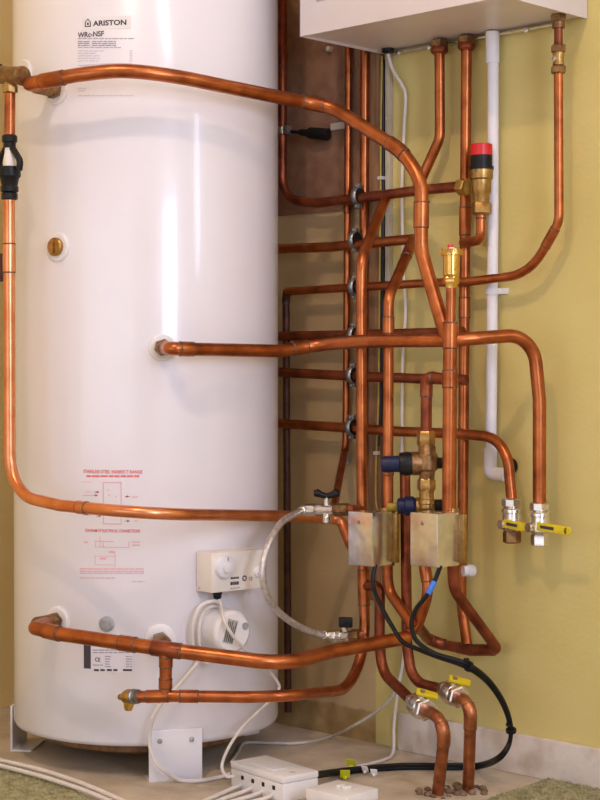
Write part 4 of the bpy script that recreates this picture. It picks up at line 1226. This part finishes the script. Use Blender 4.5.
j2, m2_, L2, W2_ = jbox((346, 797), (306, 788), (382, 789), 0.045, 'smaller white junction box on the floor cut off by the picture bottom', False, 0)
b = MB()
for dx_ in (0.35, 0.5):
    b.box((L2 * dx_, W2_ * 0.42, 0.045), (L2 * (dx_ + 0.1), W2_ * 0.62, 0.0505), 0.002, m2_)
link('latch', b, 'white_plastic', j2)

# ------------------------------------------------------------------ carpet pieces
def carpet(name, outline, label, seed):
    rr = random.Random(seed)
    pts = [PF(x, y, 0.0) for x, y in outline]
    cx = sum((p for p in pts), Vector()) / len(pts)
    b = MB()
    n = len(pts)
    h = 0.005
    vs = [Vector((p.x, p.y, 0.0005)) for p in pts] + [Vector((p.x, p.y, h)) for p in pts]
    fs = [tuple(range(n, 2 * n)), tuple(reversed(range(n)))] + [(i, (i + 1) % n, (i + 1) % n + n, i + n) for i in range(n)]
    b.add(vs, fs)
    root = thing(name, (cx.x, cx.y, 0), label, 'carpet')
    link('backing', b, 'carpet', root)
    # tufts
    def inside(q):
        c_ = False
        for i in range(n):
            a_, d_ = pts[i], pts[(i + 1) % n]
            if (a_.y > q[1]) != (d_.y > q[1]) and q[0] < (d_.x - a_.x) * (q[1] - a_.y) / (d_.y - a_.y) + a_.x: c_ = not c_
        return c_
    x0, x1 = min(p.x for p in pts), max(p.x for p in pts); y0, y1 = min(p.y for p in pts), max(p.y for p in pts)
    t_ = MB()
    cnt = 0
    for k in range(60000):
        if cnt > 14000: break
        q = (rr.uniform(x0, x1), rr.uniform(y0, y1))
        if not inside(q): continue
        cnt += 1
        an = rr.uniform(0, math.pi); w_ = rr.uniform(0.0012, 0.0022); hh = rr.uniform(0.002, 0.006)
        dx_, dy_ = math.cos(an) * w_, math.sin(an) * w_
        lx, ly = rr.uniform(-0.004, 0.004), rr.uniform(-0.004, 0.004)
        t_.add([(q[0] - dx_, q[1] - dy_, h - 0.001), (q[0] + dx_, q[1] + dy_, h - 0.001), (q[0] + lx, q[1] + ly, h + hh)], [(0, 1, 2)])
    o = link('pile', t_, 'carpet', root)
    o['kind'] = 'stuff'
carpet('carpet', [(-200, 742), (-60, 753), (0, 765), (45, 778), (75, 792), (95, 806), (115, 825), (150, 900), (-200, 960)], 'green carpet edge at lower left beneath the two pale cables', 1)
carpet('carpet', [(474, 806), (500, 797), (524, 789), (548, 781), (563, 779), (585, 784), (680, 808), (760, 900), (470, 880), (455, 840)], 'green carpet scrap lying against the skirting at lower right', 2)

# ------------------------------------------------------------------ ceiling lamp holder that carries the bulb
lamp = thing('ceiling_lamp', (LAMP.x, LAMP.y, ROOM_H), 'plain pendant lamp holder above the camera, out of the picture', 'lamp')
link('ceiling_rose', MB().lathe((LAMP.x, LAMP.y, ROOM_H), (0, 0, -1), [(0, 0.045), (0.012, 0.045), (0.02, 0.02), (0.07, 0.018), (0.075, 0.015)], 24), 'white_plastic', lamp)

fit = thing('fill_light_housing', (3.3, -1.9, ROOM_H), 'added housing for the made-up ceiling fill light, out of the picture', 'lamp')  # unseen housing added to go with the ceiling fill light
link('housing', MB().box((2.72, -2.18, ROOM_H - 0.04), (3.88, -1.62, ROOM_H), 0.004), 'white_plastic', fit)

for o in list(bpy.data.objects):
    for k in ('_o', '_n'):
        if k in o: del o[k]
